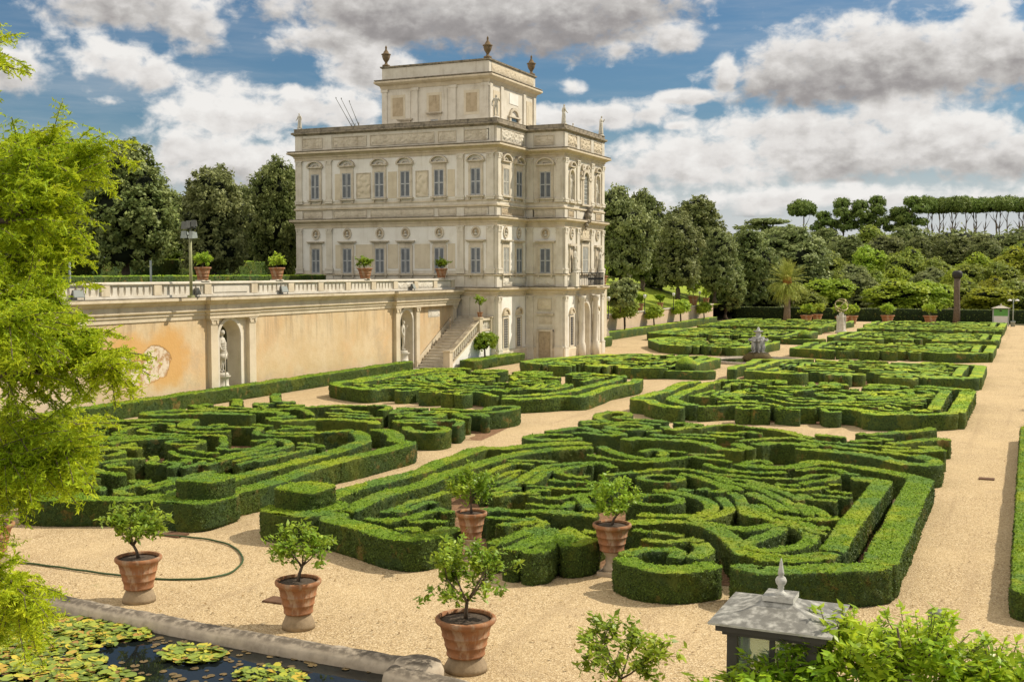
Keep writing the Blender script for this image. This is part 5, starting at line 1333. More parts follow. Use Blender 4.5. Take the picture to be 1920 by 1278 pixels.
# far-off wood that closes the skyline
mw = crown('distant_wood',[(x,y,hill(x,y)+1.5+1.*math.sin(x*.2),8,6,4.) for x,y in [(-190+k*9,330+12*math.sin(k)) for k in range(26)]],1500,14,1.1,M['oak'],77,2.,.8)
tag(link('distant_wood',mw),'dark wood along the far ridge below the pines','wood','',None); bpy.data.objects['distant_wood']['kind']='stuff'
mw2 = crown('terrace_wood',[(x,y,TER+4.2,6,5,4.5) for x,y in [(-130+k*8.,120+25*math.sin(k*1.3)-k*1.2) for k in range(9)]],700,16,.6,M['oak'],78,1.5,.85)
tag(link('terrace_wood',mw2),'dark mass of trees far back on the terrace','wood'); bpy.data.objects['terrace_wood']['kind']='stuff'

# lawn slope beyond the villa
def lawn_z(x,y):
    t = max(0,min(1,(-35.9-x)/16.)); return 2.12+3.0*t*t*(3-2*t)
lawn = grid_sheet('lawn',-140,-35.95,79.3,200,0,M['grass'],60,40,lawn_z)
sw = thing('salmon_wall','low pale salmon garden wall with pots along its top, beyond the villa','wall',(-35.8,114,0))
o = MB().box(-36.1,-35.8,88.3,140,-.1,2.2).build('plaster_face',M['salmon'],sw); o.matrix_parent_inverse = Matrix.Translation((35.8,-114,0))
o = MB().box(-36.15,-35.72,88.3,140,2.2,2.3).build('coping',M['travertine'],sw); o.matrix_parent_inverse = Matrix.Translation((35.8,-114,0))
c = copy_tree(stair); c.matrix_world = fl @ Matrix.Translation(stair.location); c['label'] = 'mirrored stone stair with white flank just beyond the villa'
c['group'] = stair['group'] = 'twin stairs beside the villa'
# tall end hedge
o = run_hedge('tall dark clipped hedge wall closing the far end of the garden',[(-36,151),(6,151)],1.4,1.6,.45,14,.22,name='end_hedge',far_=True,seed=380); o.data.materials[0] = M['dark_hedge']; o.data.materials[1] = M['oak']
o = run_hedge('low clipped hedge on the terrace behind the balustrade',[(-44,40),(-44,69.4)],.8,5.95,.35,30,.10,name='terrace_hedge',far_=True,seed=381) if False else None
th = hedge_mesh('terrace_hedge',[([(-41,26),(-46,69)],.9,TER+.95,False,382)],.25,60,.1,True,straight=True,z0=TER-.02)
tag(link('terrace_hedge',th),'low clipped hedge on the terrace behind the balustrade','hedge')
th = hedge_mesh('terrace_back_hedge',[([(-52,30),(-62,79),(-82,150)],1.4,TER+2.1,False,383)],.5,30,.16,True,straight=True,z0=TER-.02)
tag(link('terrace_back_hedge',th),'taller clipped hedge far back under the terrace trees','hedge')
hb = MB(); hb.box(-56,-50.5,88,88.6,TER-.1,9.); hb.box(-56.2,-50.3,87.9,88.7,9.,9.15)
tag(hb.build('garden_wall',M['relief']),'brown rendered wall glimpsed behind the trees beside the villa','wall')

# palm
pb = gnd(1475,601); palm = thing('palm_tree','date palm with drooping skirt of fronds at the far end of the garden','palm',tuple(pb))
mb = MB(); mb.tube([(0,0,0),(.05,0,1.5),(0,.03,3.),(0,0,4.6)],[.5,.40,.42,.6],12); link('trunk',mb.mesh('trunk',M['bark_pale']),palm)
def frond_mesh(name,n,L,elo,ehi,mat,seed,nl=26,ll=.55,droop=1.):
    rng = np.random.default_rng(seed); pos=[];nr=[];ax=[];sz=[]
    for k in range(n):
        a = 2*math.pi*(k*.618)%6.283; e = rng.uniform(elo,ehi); l = L*rng.uniform(.8,1.1)
        p = np.zeros(3); d = np.array([math.cos(a)*math.cos(e),math.sin(a)*math.cos(e),math.sin(e)]); step = l/nl
        for i in range(nl):
            p = p+d*step; d = d+np.array([0,0,-.055*droop*(i/nl+.2)]); d/=np.linalg.norm(d)
            side = np.cross(d,[0,0,1]); side/=max(np.linalg.norm(side),1e-6)
            for s in (-1,1):
                v = d*.75+side*s*.75+np.array([0,0,-.2*droop]); v/=np.linalg.norm(v)
                w = ll*math.sin(math.pi*min(1,.12+.88*i/nl))**.5
                pos.append(p+v*w*.5); ax.append(v); nr.append(np.cross(v,d)+rng.normal(0,.2,3)); sz.append(w)
    pos=np.array(pos); ax=np.array(ax); nr=np.array(nr)
    V,Q = leaves(pos,nr,np.array(sz),rng,.13,ax*8); return np_mesh(name,V,Q,None,[mat])
link('fronds',frond_mesh('fronds',46,3.3,.3,1.5,M['palm'],1),palm,(0,0,4.8))
link('drooping_fronds',frond_mesh('drooping_fronds',60,3.0,-.8,.35,M['palm'],2,droop=1.7),palm,(0,0,4.7))
M['palm_stub']=plain('palm_stubs',(.40,.19,.05),.9,0,.4,6)
mb=MB(); mb.lathe([(.3,4.3),(.62,4.7),(.5,5.5),(.15,6.2)],12); link('leaf_bases',mb.mesh('leaf_bases',M['palm_stub']),palm)
sb = gnd(1793,607); mb = MB(); mb.tube([(0,0,0),(.04,0,2),(-.03,.02,4),(0,0,5.4)],[.44,.36,.34,.36],12)
stump = thing('palm_stump','tall bare brown palm stump with dark ragged top','palm',tuple(sb)); link('trunk',mb.mesh('trunk',M['bark']),stump)
mb = MB(); mb.lathe([(.36,5.4),(.58,5.65),(.60,6.1),(.40,6.35),(.1,6.4)],12); link('ragged_top',mb.mesh('ragged_top',M['dark']),stump)

# ------------------------------------------------------------------ pots and their trees
def pot_mesh(name, rim, h, mat):
    r = rim/2; p = [(r*.60,0),(r*.64,.02*h),(r*.64,.06*h),(r*.615,.08*h),(r*.68,.26*h),(r*.705,.27*h),(r*.71,.30*h),(r*.69,.315*h),(r*.765,.52*h),(r*.79,.53*h),(r*.795,.56*h),(r*.775,.575*h),(r*.86,.80*h),(r*.885,.81*h),(r*.97,.865*h),(r,.89*h),(r*1.01,.93*h),(r,.98*h),(r*.97,h),(r*.88,h),(r*.86,.92*h)]
    mb = MB(); mb.lathe(p,30,cap=False); mb.add([(r*.62*math.cos(2*math.pi*k/30),r*.62*math.sin(2*math.pi*k/30),0) for k in range(30)],[tuple(range(29,-1,-1))]); return mb.mesh(name,mat)
POT = pot_mesh('pot',1.,.72,M['terracotta'])
sm = MB(); sm.lathe([(.43,0.64),(.30,.665),(.12,.68),(.01,.685)],20,cap=False); SOIL = sm.mesh('soil',M['pot_soil'])
def citrus(seed, H, W, nl, leaf, shape='bush', mat=None):
    """stem forking into twigs that carry a rounded, open crown of leaf sprays"""
    rng = np.random.default_rng(seed); mb = MB(); tips=[]
    th = H*(.24 if shape=='bush' else .5); lean = rng.normal(0,.04,2)*H
    top = Vector((lean[0],lean[1],th)); mb.tube([(0,0,0),(lean[0]*.3,lean[1]*.3,th*.5),tuple(top)],[.022*H+.010,.018*H+.006,.016*H+.005],8)
    limbs = []
    for k in range(5):
        a = 2*math.pi*k/5+rng.uniform(-.4,.4); d = Vector((math.cos(a)*W*.22,math.sin(a)*W*.22,(H-th)*rng.uniform(.25,.5)))
        q = top*rng.uniform(.8,1.); e = top+d; mb.tube([q,(q+e)/2+Vector((0,0,-.02)),e],[.012*H+.004,.009*H+.003,.007*H+.002],6); limbs.append(e)
    nt = 46
    for k in range(nt):
        u = rng.normal(size=3); u /= np.linalg.norm(u); r = rng.uniform(.45,1.08)
        lump = 1+.16*math.sin(u[0]*4+seed)+.14*math.sin(u[1]*5+seed*2)+.1*math.sin(u[2]*6)
        tip = Vector((u[0]*W*.5*r*lump, u[1]*W*.5*r*lump, th+(H-th)*(.47+.53*u[2]*r*lump)))
        if tip.z < th*.75: tip.z = th*.75+rng.random()*.1
        e = min(limbs, key=lambda l: (l-tip).length); m = (e+tip)/2+Vector(rng.normal(0,.03*W,3)); mb.tube([e,m,tip],[.006,.004,.002],4); tips.append((np.array(m),np.array(tip)))
    m = int(nl*2.1); ti = rng.integers(0,len(tips),m); t = rng.uniform(-.2,1.12,m)[:,None]
    A = np.array([q[0] for q in tips])[ti]; Bv = np.array([q[1] for q in tips])[ti]
    dr = Bv-A; dr/=np.maximum(np.linalg.norm(dr,axis=1,keepdims=True),1e-6); pos = A+(Bv-A)*t+rng.normal(0,.030*W,(m,3))
    ax = dr*.5+rng.normal(0,.7,(m,3))+np.array([0,0,.05]); ax/=np.linalg.norm(ax,axis=1,keepdims=True)
    nr = rng.normal(0,.6,(m,3))+np.array([.3,.1,.9]); s = leaf*1.05*rng.uniform(.55,1.25,m)
    V,Q = leaves(pos+ax*s[:,None]*.4,nr,s,rng,.5,ax*6)
    return mb.mesh('stem',M['bark']), np_mesh('foliage',V,Q,None,[mat or M['citrus']])
def potted(label, loc, rim, ph, seed, H, W, nl, leaf, group, mat=None, cat='potted tree', name='potted_citrus', shape='bush', rz=0, meshes=None):
    t = thing(name,label,cat,loc,rz,group); s = rim; zs = ph/.72
    link('pot',POT,t,None,None,(s,s,zs)); link('soil',SOIL,t,None,None,(s,s,zs))
    a,b = meshes or citrus(seed,H,W,nl,leaf,shape,mat)
    link('stem',a,t,(0,0,ph*.93)); link('foliage',b,t,(0,0,ph*.93)); return t
def pier(label, loc, r0, r1, h, square=False, group='pedestals under the potted trees'):
    mb = MB()
    if square: mb.box(-.24,.24,-.24,.24,0,.09); mb.lathe([(.20,.09),(.17,.16),(.13,.22),(.13,h-.12),(.17,h-.06),(.21,h-.02),(.21,h)],16)
    else: mb.lathe([(r0,0),(r0*.98,h*.3),(r1*1.02,h*.85),(r1,h*.9),(r1,h)],22)
    o = mb.build('pot_pedestal',M['pedestal'] if square else M['foot'],None,loc); return tag(o,label,'pedestal',None,None) if group is None else tag(o,label,'pedestal',group)
PG = 'potted citrus trees on the gravel'
fp = [((-15.2,16.55,0),.86,.60,.26,101,1.25,1.35,900,.10,'first fully visible potted citrus from the left, beside the hose loop'),
      ((-11.52,16.45,0),.80,.58,.27,102,1.15,1.35,620,.10,'sparse potted citrus in the middle of the pond-side row'),
      ((-7.9,15.75,0),.95,.60,.24,103,1.35,1.50,1150,.095,'large potted citrus at the corner of the pond rim')]
for loc,rim,ph,pd,sd,H,W,nl,lf,lab in fp:
    pier('masonry foot under the '+lab.split(' beside')[0].split(' at the')[0].split(' in the')[0],loc,rim*.36,rim*.27,pd)
    potted(lab,(loc[0],loc[1],pd),rim,ph,sd,H,W,nl,lf,PG)
p4 = tuple(gnd(1160,1291,.90).xy)+(0,); pier('masonry foot under the potted citrus cut by the bottom edge',p4,.34,.26,.26); potted('potted citrus whose pot is cut off by the bottom edge',(p4[0],p4[1],.26),.85,.60,104,1.0,1.35,620,.10,PG)
p0 = tuple(gnd(-12,1055)); pier('masonry foot under the potted citrus at the left edge',p0,.34,.26,.26); potted('potted citrus cut by the left edge of the view',(p0[0],p0[1],.26),.88,.60,105,1.0,1.3,700,.10,PG)
pl = tuple(gnd(80,958)); pier('pedestal of the pot hidden in the feathery foliage',pl,.24,.22,.55,True); potted('potted citrus half hidden by the feathery foliage at left',(pl[0],pl[1],.55),.8,.55,106,1.1,1.2,600,.10,PG)
pa = tuple(gnd(884,1052)); pier('slim stone pedestal of the potted citrus left of the front hedge lobes',pa,.2,.2,.52,True); potted('bushy potted citrus on a slim pedestal left of the front hedge lobes',(pa[0],pa[1],.52),.68,.56,107,1.1,1.15,1100,.085,PG)
pb_ = tuple(gnd(1147,1076)); pier('slim stone pedestal of the yellowing potted citrus between the hedge lobes',pb_,.2,.2,.50,True); potted('yellowing potted citrus on a slim pedestal between the front hedge lobes',(pb_[0],pb_[1],.50),.80,.56,108,1.05,1.25,1100,.085,PG)
for k,y in enumerate((51,57,63.5,71,80,92)):
    potted(('first','second','third','fourth','fifth','sixth')[k]+' shrub along the right edge of the gravel path',(1.15,y,0),.8,.55,190+k,.95,1.2,330,.16,'shrubs in pots along the right edge of the gravel path',None,'potted shrub','potted_shrub')
# pots along the balustrade
BP = 'potted shrubs standing on the balustrade'
for k,(px,rim,lab,mt) in enumerate(((381,.80,'bright potted shrub on the balustrade beside the floodlight mast','lime'),(520,.84,'bright potted shrub on the balustrade left of the villa corner','lime'),(685,.92,'dark potted shrub on the balustrade before the villa, third pot','citrus'),(828,.84,'dark potted shrub on the balustrade end by the stair','citrus'))):
    q = onX(px,524,WX); 
    tag(MB().box(-.22,.22,-.3,.3,0,.06).build('pot_slab',M['travertine'],None,(WX-.02,q.y,5.76)),'stone slab under the '+lab.replace(' on the balustrade',''),'slab','slabs on the balustrade')
    potted(lab,(WX-.02,q.y,5.82),rim,.62,120+k,.75,1.05,700,.12,BP,M[mt],'potted shrub','potted_shrub')
# citrus along the salmon wall, pots on it, lawn lamps
SM_ = citrus(140,1.9,2.0,900,.16,'tree',M['mid'])
def standard_mesh(seed, mat, H=2.3, R_=.85):
    mb = MB(); mb.tube([(0,0,0),(.04,.02,H*.3),(0,.05,H*.6)],[.07,.06,.05],7)
    for a in (0,2,4): mb.tube([(0,.05,H*.5),(.3*math.cos(a),.3*math.sin(a),H*.72)],[.04,.02],5)
    return mb.mesh('trunk',M['bark']), crown('crown',[(0,0,H-R_*.75,R_*.72,R_*.72,R_*.62),(.35*R_,.2,H-R_*.6,R_*.5,R_*.5,R_*.45),(-.35*R_,-.1,H-R_*.95,R_*.5,R_*.5,R_*.45)],150,20,.16,mat,seed,.22,.6)
STD = [standard_mesh(150,M['mid']),standard_mesh(151,M['lime']),standard_mesh(152,M['citrus'],2.2,.9)]
for px,py,top,k,lab in ((1170,622,560,0,'small standard citrus by the foot of the second stair'),(1226,611,570,1,'small standard citrus, second along the salmon wall'),(1276,604,560,1,'round bright standard citrus, third along the salmon wall'),(1320,598,565,1,'small standard citrus at the far end of the salmon wall')):
    g = onX(px,py,-34.9); z = onX(px,top,-34.9).z; t = thing('standard_citrus',lab,'small tree',(-34.9,g.y,0),k,'standard citrus along the salmon wall')
    link('trunk',STD[k][0],t); link('crown',STD[k][1],t); t.scale = (z/2.3*1.05,z/2.3*1.05,z/2.3)
g = gnd(902,668); t = thing('standard_citrus','small round citrus tree before the white stair flank','small tree',(-32.7,68.0,0),0,'small trees by the stair'); link('trunk',STD[2][0],t); link('crown',STD[2][1],t); t.scale=(1.02,1.02,1.05)
potted('small potted tree on the stair balustrade landing',(-33.27,68.55,3.22),.42,.33,160,1.15,.85,420,.10,'small trees by the stair',M['citrus'],shape='tree')
for k,(px,py,rim,lab) in enumerate(((1200,577,.95,'small terracotta pot with shrub, nearest on the salmon wall'),(1238,573,.85,'small terracotta pot with shrub, second on the salmon wall'),(1300,566,1.5,'wide terracotta pot with bright shrub on the salmon wall'),(1324,563,1.0,'last terracotta pot in the shade on the salmon wall'))):
    q = onX(px,py,-36.); potted(lab,(-36.,q.y,2.3),rim*.85,.75*rim,170+k,1.25*rim,1.3*rim,420,.2,'pots on the salmon wall',M['lime'] if k>1 else M['citrus'],'potted shrub','potted_shrub')
tag(MB().box(-32.55,-31.95,89.3,89.9,0,5.15).build('gate_pillar',M['trav_warm']),'stone pillar beyond the villa front carrying a pot','pillar')
potted('orange terracotta pot with shrub just beyond the villa front',(-32.25,89.6,5.15),.95,.75,175,1.0,1.1,350,.16,'pots beyond the villa',M['citrus'],'potted shrub','potted_shrub')
def lamp(label, loc, h, r=.16, group='garden lamps', dark=False):
    t = thing('garden_lamp',label,'lamp',loc,0,group); mb = MB(); mb.lathe([(.12,0),(.12,.08),(.045,.12),(.04,h-.4),(.09,h-.38)],10); link('post',mb.mesh('post',M['iron']),t)
    mb = MB(); mb.lathe([(r*.7,h-.38),(r,h-.05),(r*.6,h)],10); link('lamp_head',mb.mesh('lamp_head',M['lamp_white'] if not dark else M['iron']),t); return t
for px,pt,D,lab in ((1141,556,100,'lamp on a black post at the lawn foot beside the villa'),(1209,552,112,'white-headed lamp on a black post on the lawn'),(1263,549,125,'white-headed lamp among the lawn pots'),(1312,546,138,'slim lamp at the end of the salmon wall')):
    p = far(px,pt,D); zb = lawn_z(p.x,p.y); lamp(lab,(p.x,p.y,zb),max(1.4,p.z-zb))
g = crown('crown',[(0,0,1.5,1.3,1.3,1.2),(.6,.3,2.2,.8,.8,.8)],150,22,.3,M['olive'],91,.4,.6)
t = thing('lawn_shrub','rounded grey-green shrub on the lawn beyond the villa','shrub',tuple(far(1163,574,106).xy)+(2.5,)); link('crown',g,t); link('stem',STD[0][0],t)
# far end: pots, notice board, lamp standard
for k,(px,py,rim,lab) in enumerate(((1512,606,1.55,'wide terracotta pot with bright shrub, left one of the pair by the palm'),(1532,604,1.35,'terracotta pot with bright shrub, right one of the pair by the palm'),(1578,609,1.6,'wide terracotta pot behind the armillary sphere'),(1597,607,1.5,'deep terracotta pot right of the armillary sphere'),(1664,606,1.7,'terracotta pot with shrub alone before the end hedge'),(1744,607,1.7,'terracotta pot with shrub left of the brown stump'))):
    q = gnd(px,py); potted(lab,(q.x,min(q.y,149),0),rim,1.0,180+k,1.5,2.0,500,.24,'terracotta pots at the far end',M['lime'],'potted shrub','potted_shrub')
nb = gnd(1876,611); t = thing('notice_board','roofed notice board with green top, at the far end of the right path','notice board',tuple(nb),R(5))
mb = MB(); 
for s in (-1,1): mb.box(s*.82-.07,s*.82+.07,-.07,.07,0,2.05)
link('post',mb.mesh('post',M['lamp_grey']),t)
M['board_white']=plain('board_paper',(.62,.62,.60),.6,0,.15,5); M['board_green']=plain('board_green',(.12,.33,.08),.6,0,.2,4)
link('panel',MB().box(-.78,.78,-.04,.04,.35,1.15).mesh('panel',M['board_white']),t)
link('header',MB().box(-.78,.78,-.045,.045,1.15,1.95).mesh('header',M['board_green']),t)
link('emblem',MB().box(-.16,.12,-.06,-.045,1.68,1.82).mesh('emblem',M['dark']),t)
mb = MB(); mb.hexa([(-1.05,-.35,2.05),(1.05,-.35,2.05),(1.05,.35,2.05),(-1.05,.35,2.05),(-.2,-.06,2.35),(.2,-.06,2.35),(.2,.06,2.35),(-.2,.06,2.35)]); mb.lathe([(.1,2.33),(.05,2.5),(.01,2.6)],8); link('roof',mb.mesh('roof',M['travertine']),t)
nl_ = gnd(1899,612); t = thing('lamp_standard','tall grey-green twin lamp standard right of the notice board','street lamp',tuple(nl_))
mb = MB(); mb.lathe([(.24,0),(.24,.5),(.28,.52),(.28,.6)],12); link('base',mb.mesh('base',M['lamp_grey']),t)
mb = MB(); mb.lathe([(.07,.6),(.05,3.1)],8); mb.tube([(-.35,0,3.0),(0,0,3.15),(.35,0,3.0)],.03,6); link('post',mb.mesh('post',M['lamp_grey']),t)
for s in (-1,1): mb = MB(); mb.lathe([(.05,3.12),(.24,3.0),(.26,2.92),(.05,2.9)],12,(s*.38,0,0)); link('lamp_head',mb.mesh('lamp_head',M['lamp_white']),t)
# ------------------------------------------------------------------ fountain and armillary sphere
fc = (AXX,MIDY)
bs = thing('fountain_basin','round ground-level stone basin at the crossing of the garden paths','basin',(fc[0],fc[1],0))
mb = MB(); mb.lathe([(3.3,0),(3.35,.16),(3.05,.18),(3.0,.02)],48,cap=False); link('kerb',mb.mesh('kerb',M['basin']),bs)
mb = MB(); mb.add([(3.03*math.cos(2*math.pi*k/48),3.03*math.sin(2*math.pi*k/48),.09) for k in range(48)],[tuple(range(48))]); link('water',mb.mesh('water',M['water']),bs)
ft = thing('fountain','small fountain of clustered white putti on a mossy brown rock','fountain',(fc[0],fc[1],.05))
rk = MB(); rk.lathe([(.95,0),(1.0,.2),(.86,.45),(.70,.62),(.3,.70),(.01,.72)],20); rm = rk.mesh('rock',M['urn'])
for v in rm.vertices: v.co.x *= 1+.12*math.sin(v.co.z*9+v.co.y*5); v.co.y *= 1+.12*math.sin(v.co.x*8+v.co.z*7)
M['moss']=stone('mossy_rock',(.13,.095,.035),(.05,.045,.02),5.,.6); rm.materials[0]=M['moss']; link('rock',rm,ft)
M['marble']=stone('grey_marble',(.50,.50,.48),(.12,.12,.12),7.,.5)
pj,pb2 = man_joints(.03,((.27,.1,1.3),(.2,.28,1.45),(.1,.2,1.6)),((-.27,.1,1.3),(-.2,.28,1.45),(-.1,.2,1.6)),(0,.05))
putto = figure('putto',{k:(v[0]*1.15,v[1]*1.3,v[2]*.72,tuple(q*1.25 for q in (v[3],v[3]))) for k,v in pj.items()},pb2,M['marble'],2)
for k in range(4):
    a = math.pi/4+k*math.pi/2; link('putto',putto,ft,(.34*math.cos(a),.34*math.sin(a),.62),a-math.pi/2,(.90,.90,.90))
mb = MB(); mb.lathe([(.2,.6),(.22,1.2),(.30,1.55),(.44,1.62),(.46,1.68),(.26,1.72),(.16,1.8),(.2,1.95),(.14,2.05),(.32,2.16),(.34,2.2),(.12,2.24),(.1,2.36),(.03,2.5)],20); link('upper_bowl',mb.mesh('upper_bowl',M['marble']),ft)
ft.scale=(1.0,1.0,.95)
ab = gnd(1577,624); t = thing('armillary_pedestal','white tapering carved pedestal standing on the garden axis','pedestal',tuple(ab))
mb = MB(); mb.lathe([(.75,0),(.78,.15),(.60,.3),(.55,.9),(.42,1.5),(.30,1.9),(.34,1.96),(.26,2.05)],12)
mb2 = mb.mesh('shaft',M['statue']); link('shaft',mb2,t); t.scale=(.78,.78,1)
mb = MB()
for k in range(6): a=k*math.pi/3; mb.lathe([(.01,0),(.12,.2),(.09,1.1),(.13,1.5),(.02,1.75)],8,(.5*math.cos(a),.5*math.sin(a),.1))
link('carving',mb.mesh('carving',M['statue']),t)
ar = thing('armillary_sphere','openwork metal armillary sphere on top of the white pedestal','armillary sphere',(ab.x,ab.y,2.05),R(20))
M['brass']=plain('aged_brass',(.45,.38,.22),.45,.6,.3,4)
def ringm(r,rot,w=.035):
    mb = MB(); mb.tube([Matrix.Rotation(rot[1],3,'Y')@(Matrix.Rotation(rot[0],3,'X')@Vector((r*math.cos(2*math.pi*k/40),r*math.sin(2*math.pi*k/40),0))) for k in range(40)],w,6,True); return mb
for nm,r,rot in (('meridian_ring',.68,(math.pi/2,0)),('equator_ring',.66,(.7,.3)),('cross_ring',.64,(math.pi/2,math.pi/2))):
    link(nm,ringm(r,rot).mesh(nm,M['brass']),ar,(0,0,.75))
mb = MB(); mb.tube([(-.45,0,-.5),(.48,0,.55)],.05,8); link('axis_arrow',mb.mesh('axis_arrow',M['brass']),ar,(0,0,.75))
link('foot',MB().lathe([(.12,-.02),(.06,.05),(.05,.12)],10).mesh('foot',M['brass']),ar)

# ------------------------------------------------------------------ lamps on the terrace wall
for k,(px,lab) in enumerate(((148,'floodlight on the wall ledge, leftmost, half in the feathery foliage'),(372,'floodlight with its lens turned outwards near the first niche'),(534,'floodlight on the wall ledge right of the first niche'),(776,'floodlight on the wall ledge above the second niche'))):
    q = onX(px,548,WX+.36); t = thing('floodlight',lab,'floodlight',(WX+.30,q.y,5.05),R((-20,55,-10,10)[k]),'floodlights on the wall ledge'); t.scale=(.8,.8,.85)
    mb = MB(); mb.hexa([(-.14,-.32,.12),(.16,-.32,.12),(.16,.32,.12),(-.14,.32,.12),(-.10,-.27,.48),(.02,-.27,.50),(.02,.27,.50),(-.10,.27,.48)]); link('housing',mb.mesh('housing',M['lamp_metal']),t)
    mb = MB(); mb.add([(.163,-.27,.15),(.163,.27,.15),(.036,.23,.47),(.036,-.23,.47)],[(0,1,2,3)]); link('lens',mb.mesh('lens',M['lens']),t)
    mb = MB(); mb.box(-.02,.02,-.36,-.33,0,.32); mb.box(-.02,.02,.33,.36,0,.32); mb.box(-.05,.05,-.36,.36,-.02,.015); link('bracket',mb.mesh('bracket',M['lamp_metal']),t)
q = far(358,523,52.5); t = thing('floodlight_mast','green-grey mast with a cluster of grey floodlights behind the balustrade','lamp mast',(q.x,q.y,TER))
zt = far(358,440,52.5).z-TER; mb = MB(); mb.tube([(0,0,0),(0,0,zt)],.07,8); mb.box(-.12,.12,-.12,.12,0,.1); link('pole',mb.mesh('pole',plain('mast_paint',(.33,.34,.18),.6)),t)
mb = MB(); mb.box(-.34,.34,-.03,.03,zt-.05,zt); mb.box(-.3,.3,-.03,.03,zt+.28,zt+.33); mb.box(-.03,.03,-.03,.03,zt,zt+.33); link('cross_bar',mb.mesh('cross_bar',M['lamp_metal']),t)
for k,(x,z,s) in enumerate(((-.25,.0,1),(.22,-.02,1),(-.22,.42,1.05),(.05,.46,1.),(.28,.50,.9))):
    mb = MB(); mb.hexa([(-.15,-.16,-.16),(.15,-.16,-.16),(.13,.14,-.13),(-.13,.14,-.13),(-.12,-.12,.17),(.12,-.12,.17),(.1,.12,.12),(-.1,.12,.12)]); link('floodlight_head',mb.mesh('floodlight_head',M['lamp_grey'] if k<2 else M['lamp_metal']),t,(x,-.05,zt+z),R((10,-15,20,-5,30)[k]),(s,s,s))
for px,yt,lab in ((283,488,'thin plain pole on the terrace under the big evergreen'),(131,480,'thin plain pole on the terrace by the feathery tree')):
    q = far(px,523,52); mb = MB(); mb.tube([(0,0,0),(0,0,far(px,yt,52).z-TER)],.05,7); tag(mb.build('pole',M['lamp_grey'],None,(q.x,q.y,TER)),lab,'pole','poles on the terrace')

# ------------------------------------------------------------------ lily pond
WAT = [(-19.5,15.55),(-16.2,15.18),(-13.4,15.02),(-11.0,14.92),(-8.75,14.9),(-8.55,14.6),(-7.9,14.45),(-7.0,14.3),(-6.1,13.4),(-5.7,12),(-5.9,9),(-8,7.6),(-20,7.6)]
mb = MB(); mb.add([(x,y,.07) for x,y in WAT],[tuple(range(len(WAT)))]); tag(mb.build('pond_water',M['water']),None,None,None,'structure')
def rim(name,pts,r,seed):
    C,_ = resample(pts,.12); n=len(C); T=np.gradient(C,axis=0); T/=np.linalg.norm(T,axis=1,keepdims=True); N=np.stack([T[:,1],-T[:,0]],1)
    prof=[(-1,.0),(-1.02,.14),(-.8,.24),(-.4,.285),(0,.30),(.4,.285),(.8,.24),(1.02,.14),(1,0.)]; k=len(prof)
    V=np.array([(C[i,0]+N[i,0]*a*r,C[i,1]+N[i,1]*a*r,z) for i in range(n) for a,z in prof]); V+=np.random.default_rng(seed).normal(0,.006,V.shape); V[:,2]+=wob(V,3.,seed)*.012
    Q=[(i*k+j,(i+1)*k+j,(i+1)*k+j+1,i*k+j+1) for i in range(n-1) for j in range(k-1)]
    return np_mesh(name,V,np.array(Q),None,[M['basin']],smooth=True)
pr = thing('pond_rim','rounded weathered stone rim of the lily pond','pond rim',(-12,15.2,0)); pinv = Matrix.Translation(pr.location).inverted()
def pp(o): o.parent = pr; o.matrix_parent_inverse = pinv; return o
pp(link('long_kerb',rim('long_kerb',[(-19.5,15.85),(-16.0,15.42),(-13.4,15.22),(-11.0,15.10),(-8.3,15.08)],.22,1)))
pp(link('curved_kerb',rim('curved_kerb',[(-8.62,14.72),(-8.1,14.62),(-7.2,14.42),(-6.3,13.7),(-5.75,12.6),(-5.6,11)],.24,2)))
cb = MB(); cb.lathe([(.36,0),(.37,.2),(.33,.31),(.2,.36),(.01,.37)],18,(-8.32,14.98,0),1.1,.9); pp(cb.build('corner_stone',M['basin']))
# water-lily leaves
def lilymat():
    m,n,b = new_mat('lily_pad'); r = n('ShaderNodeNewGeometry').outputs['Random Per Island']
    c = n.ramp(r,[(0,(.10,.15,.02)),(.35,(.17,.24,.03)),(.70,(.34,.38,.035)),(.88,(.48,.38,.04)),(.95,(.36,.20,.04)),(1,(.15,.085,.03))])
    setc(n,b,c,.45); b.inputs['Specular IOR Level'].default_value=.4; return m
M['lily'] = lilymat(); M['weed']=plain('submerged_leaf',(.16,.115,.05),.6,0,.4,3)
def pads(label, spots, mat, seed, size, up=.05, z=.08):
    rng = np.random.default_rng(seed); V=[];F=[]
    for cx,cy,sx,sy,n in spots:
        for k in range(int(n*1.9)):
            a=rng.uniform(0,6.28); q=math.sqrt(rng.random()); x=cx+sx*q*math.cos(a); y=cy+sy*q*math.sin(a)
            r=size*.62*rng.uniform(.5,1.25); rot=rng.uniform(0,6.28); tx,ty=rng.normal(0,up*3,2); h=z+rng.random()*up+k*1e-5
            m=9; b=len(V); V.append((x,y,h))
            for i in range(m):
                t=rot+.25+(6.28-.5)*i/(m-1); rr=r*rng.uniform(.92,1.06); dx=rr*math.cos(t); dy=rr*math.sin(t); V.append((x+dx,y+dy,max(z-.005,h+dx*tx+dy*ty+.10*rr*rng.random())))
            F += [(b,b+i+1,b+i+2) for i in range(m-1)]
    me = np_mesh('lily_pads',np.array(V),None,np.array(F),[mat]); o = link('lily_pads',me); tag(o,label,'water lilies'); o['kind']='stuff'; return o
L_ = lambda px,py: gnd(px,py,.09)
a=L_(190,1175); b=L_(60,1230); c=L_(140,1265)
pads('dense green and yellow water-lily leaves filling the left of the pond',[(a.x,a.y-.1,1.2,.42,180),(L_(90,1190).x,L_(90,1190).y,1.4,.55,230),(b.x,b.y,1.4,.7,260),(c.x,c.y,1.2,.5,200),(L_(40,1280).x,L_(40,1280).y,1.2,.6,150),(L_(10,1170).x,L_(10,1170).y,1.5,.5,150)],M['lily'],1,.125,.05)
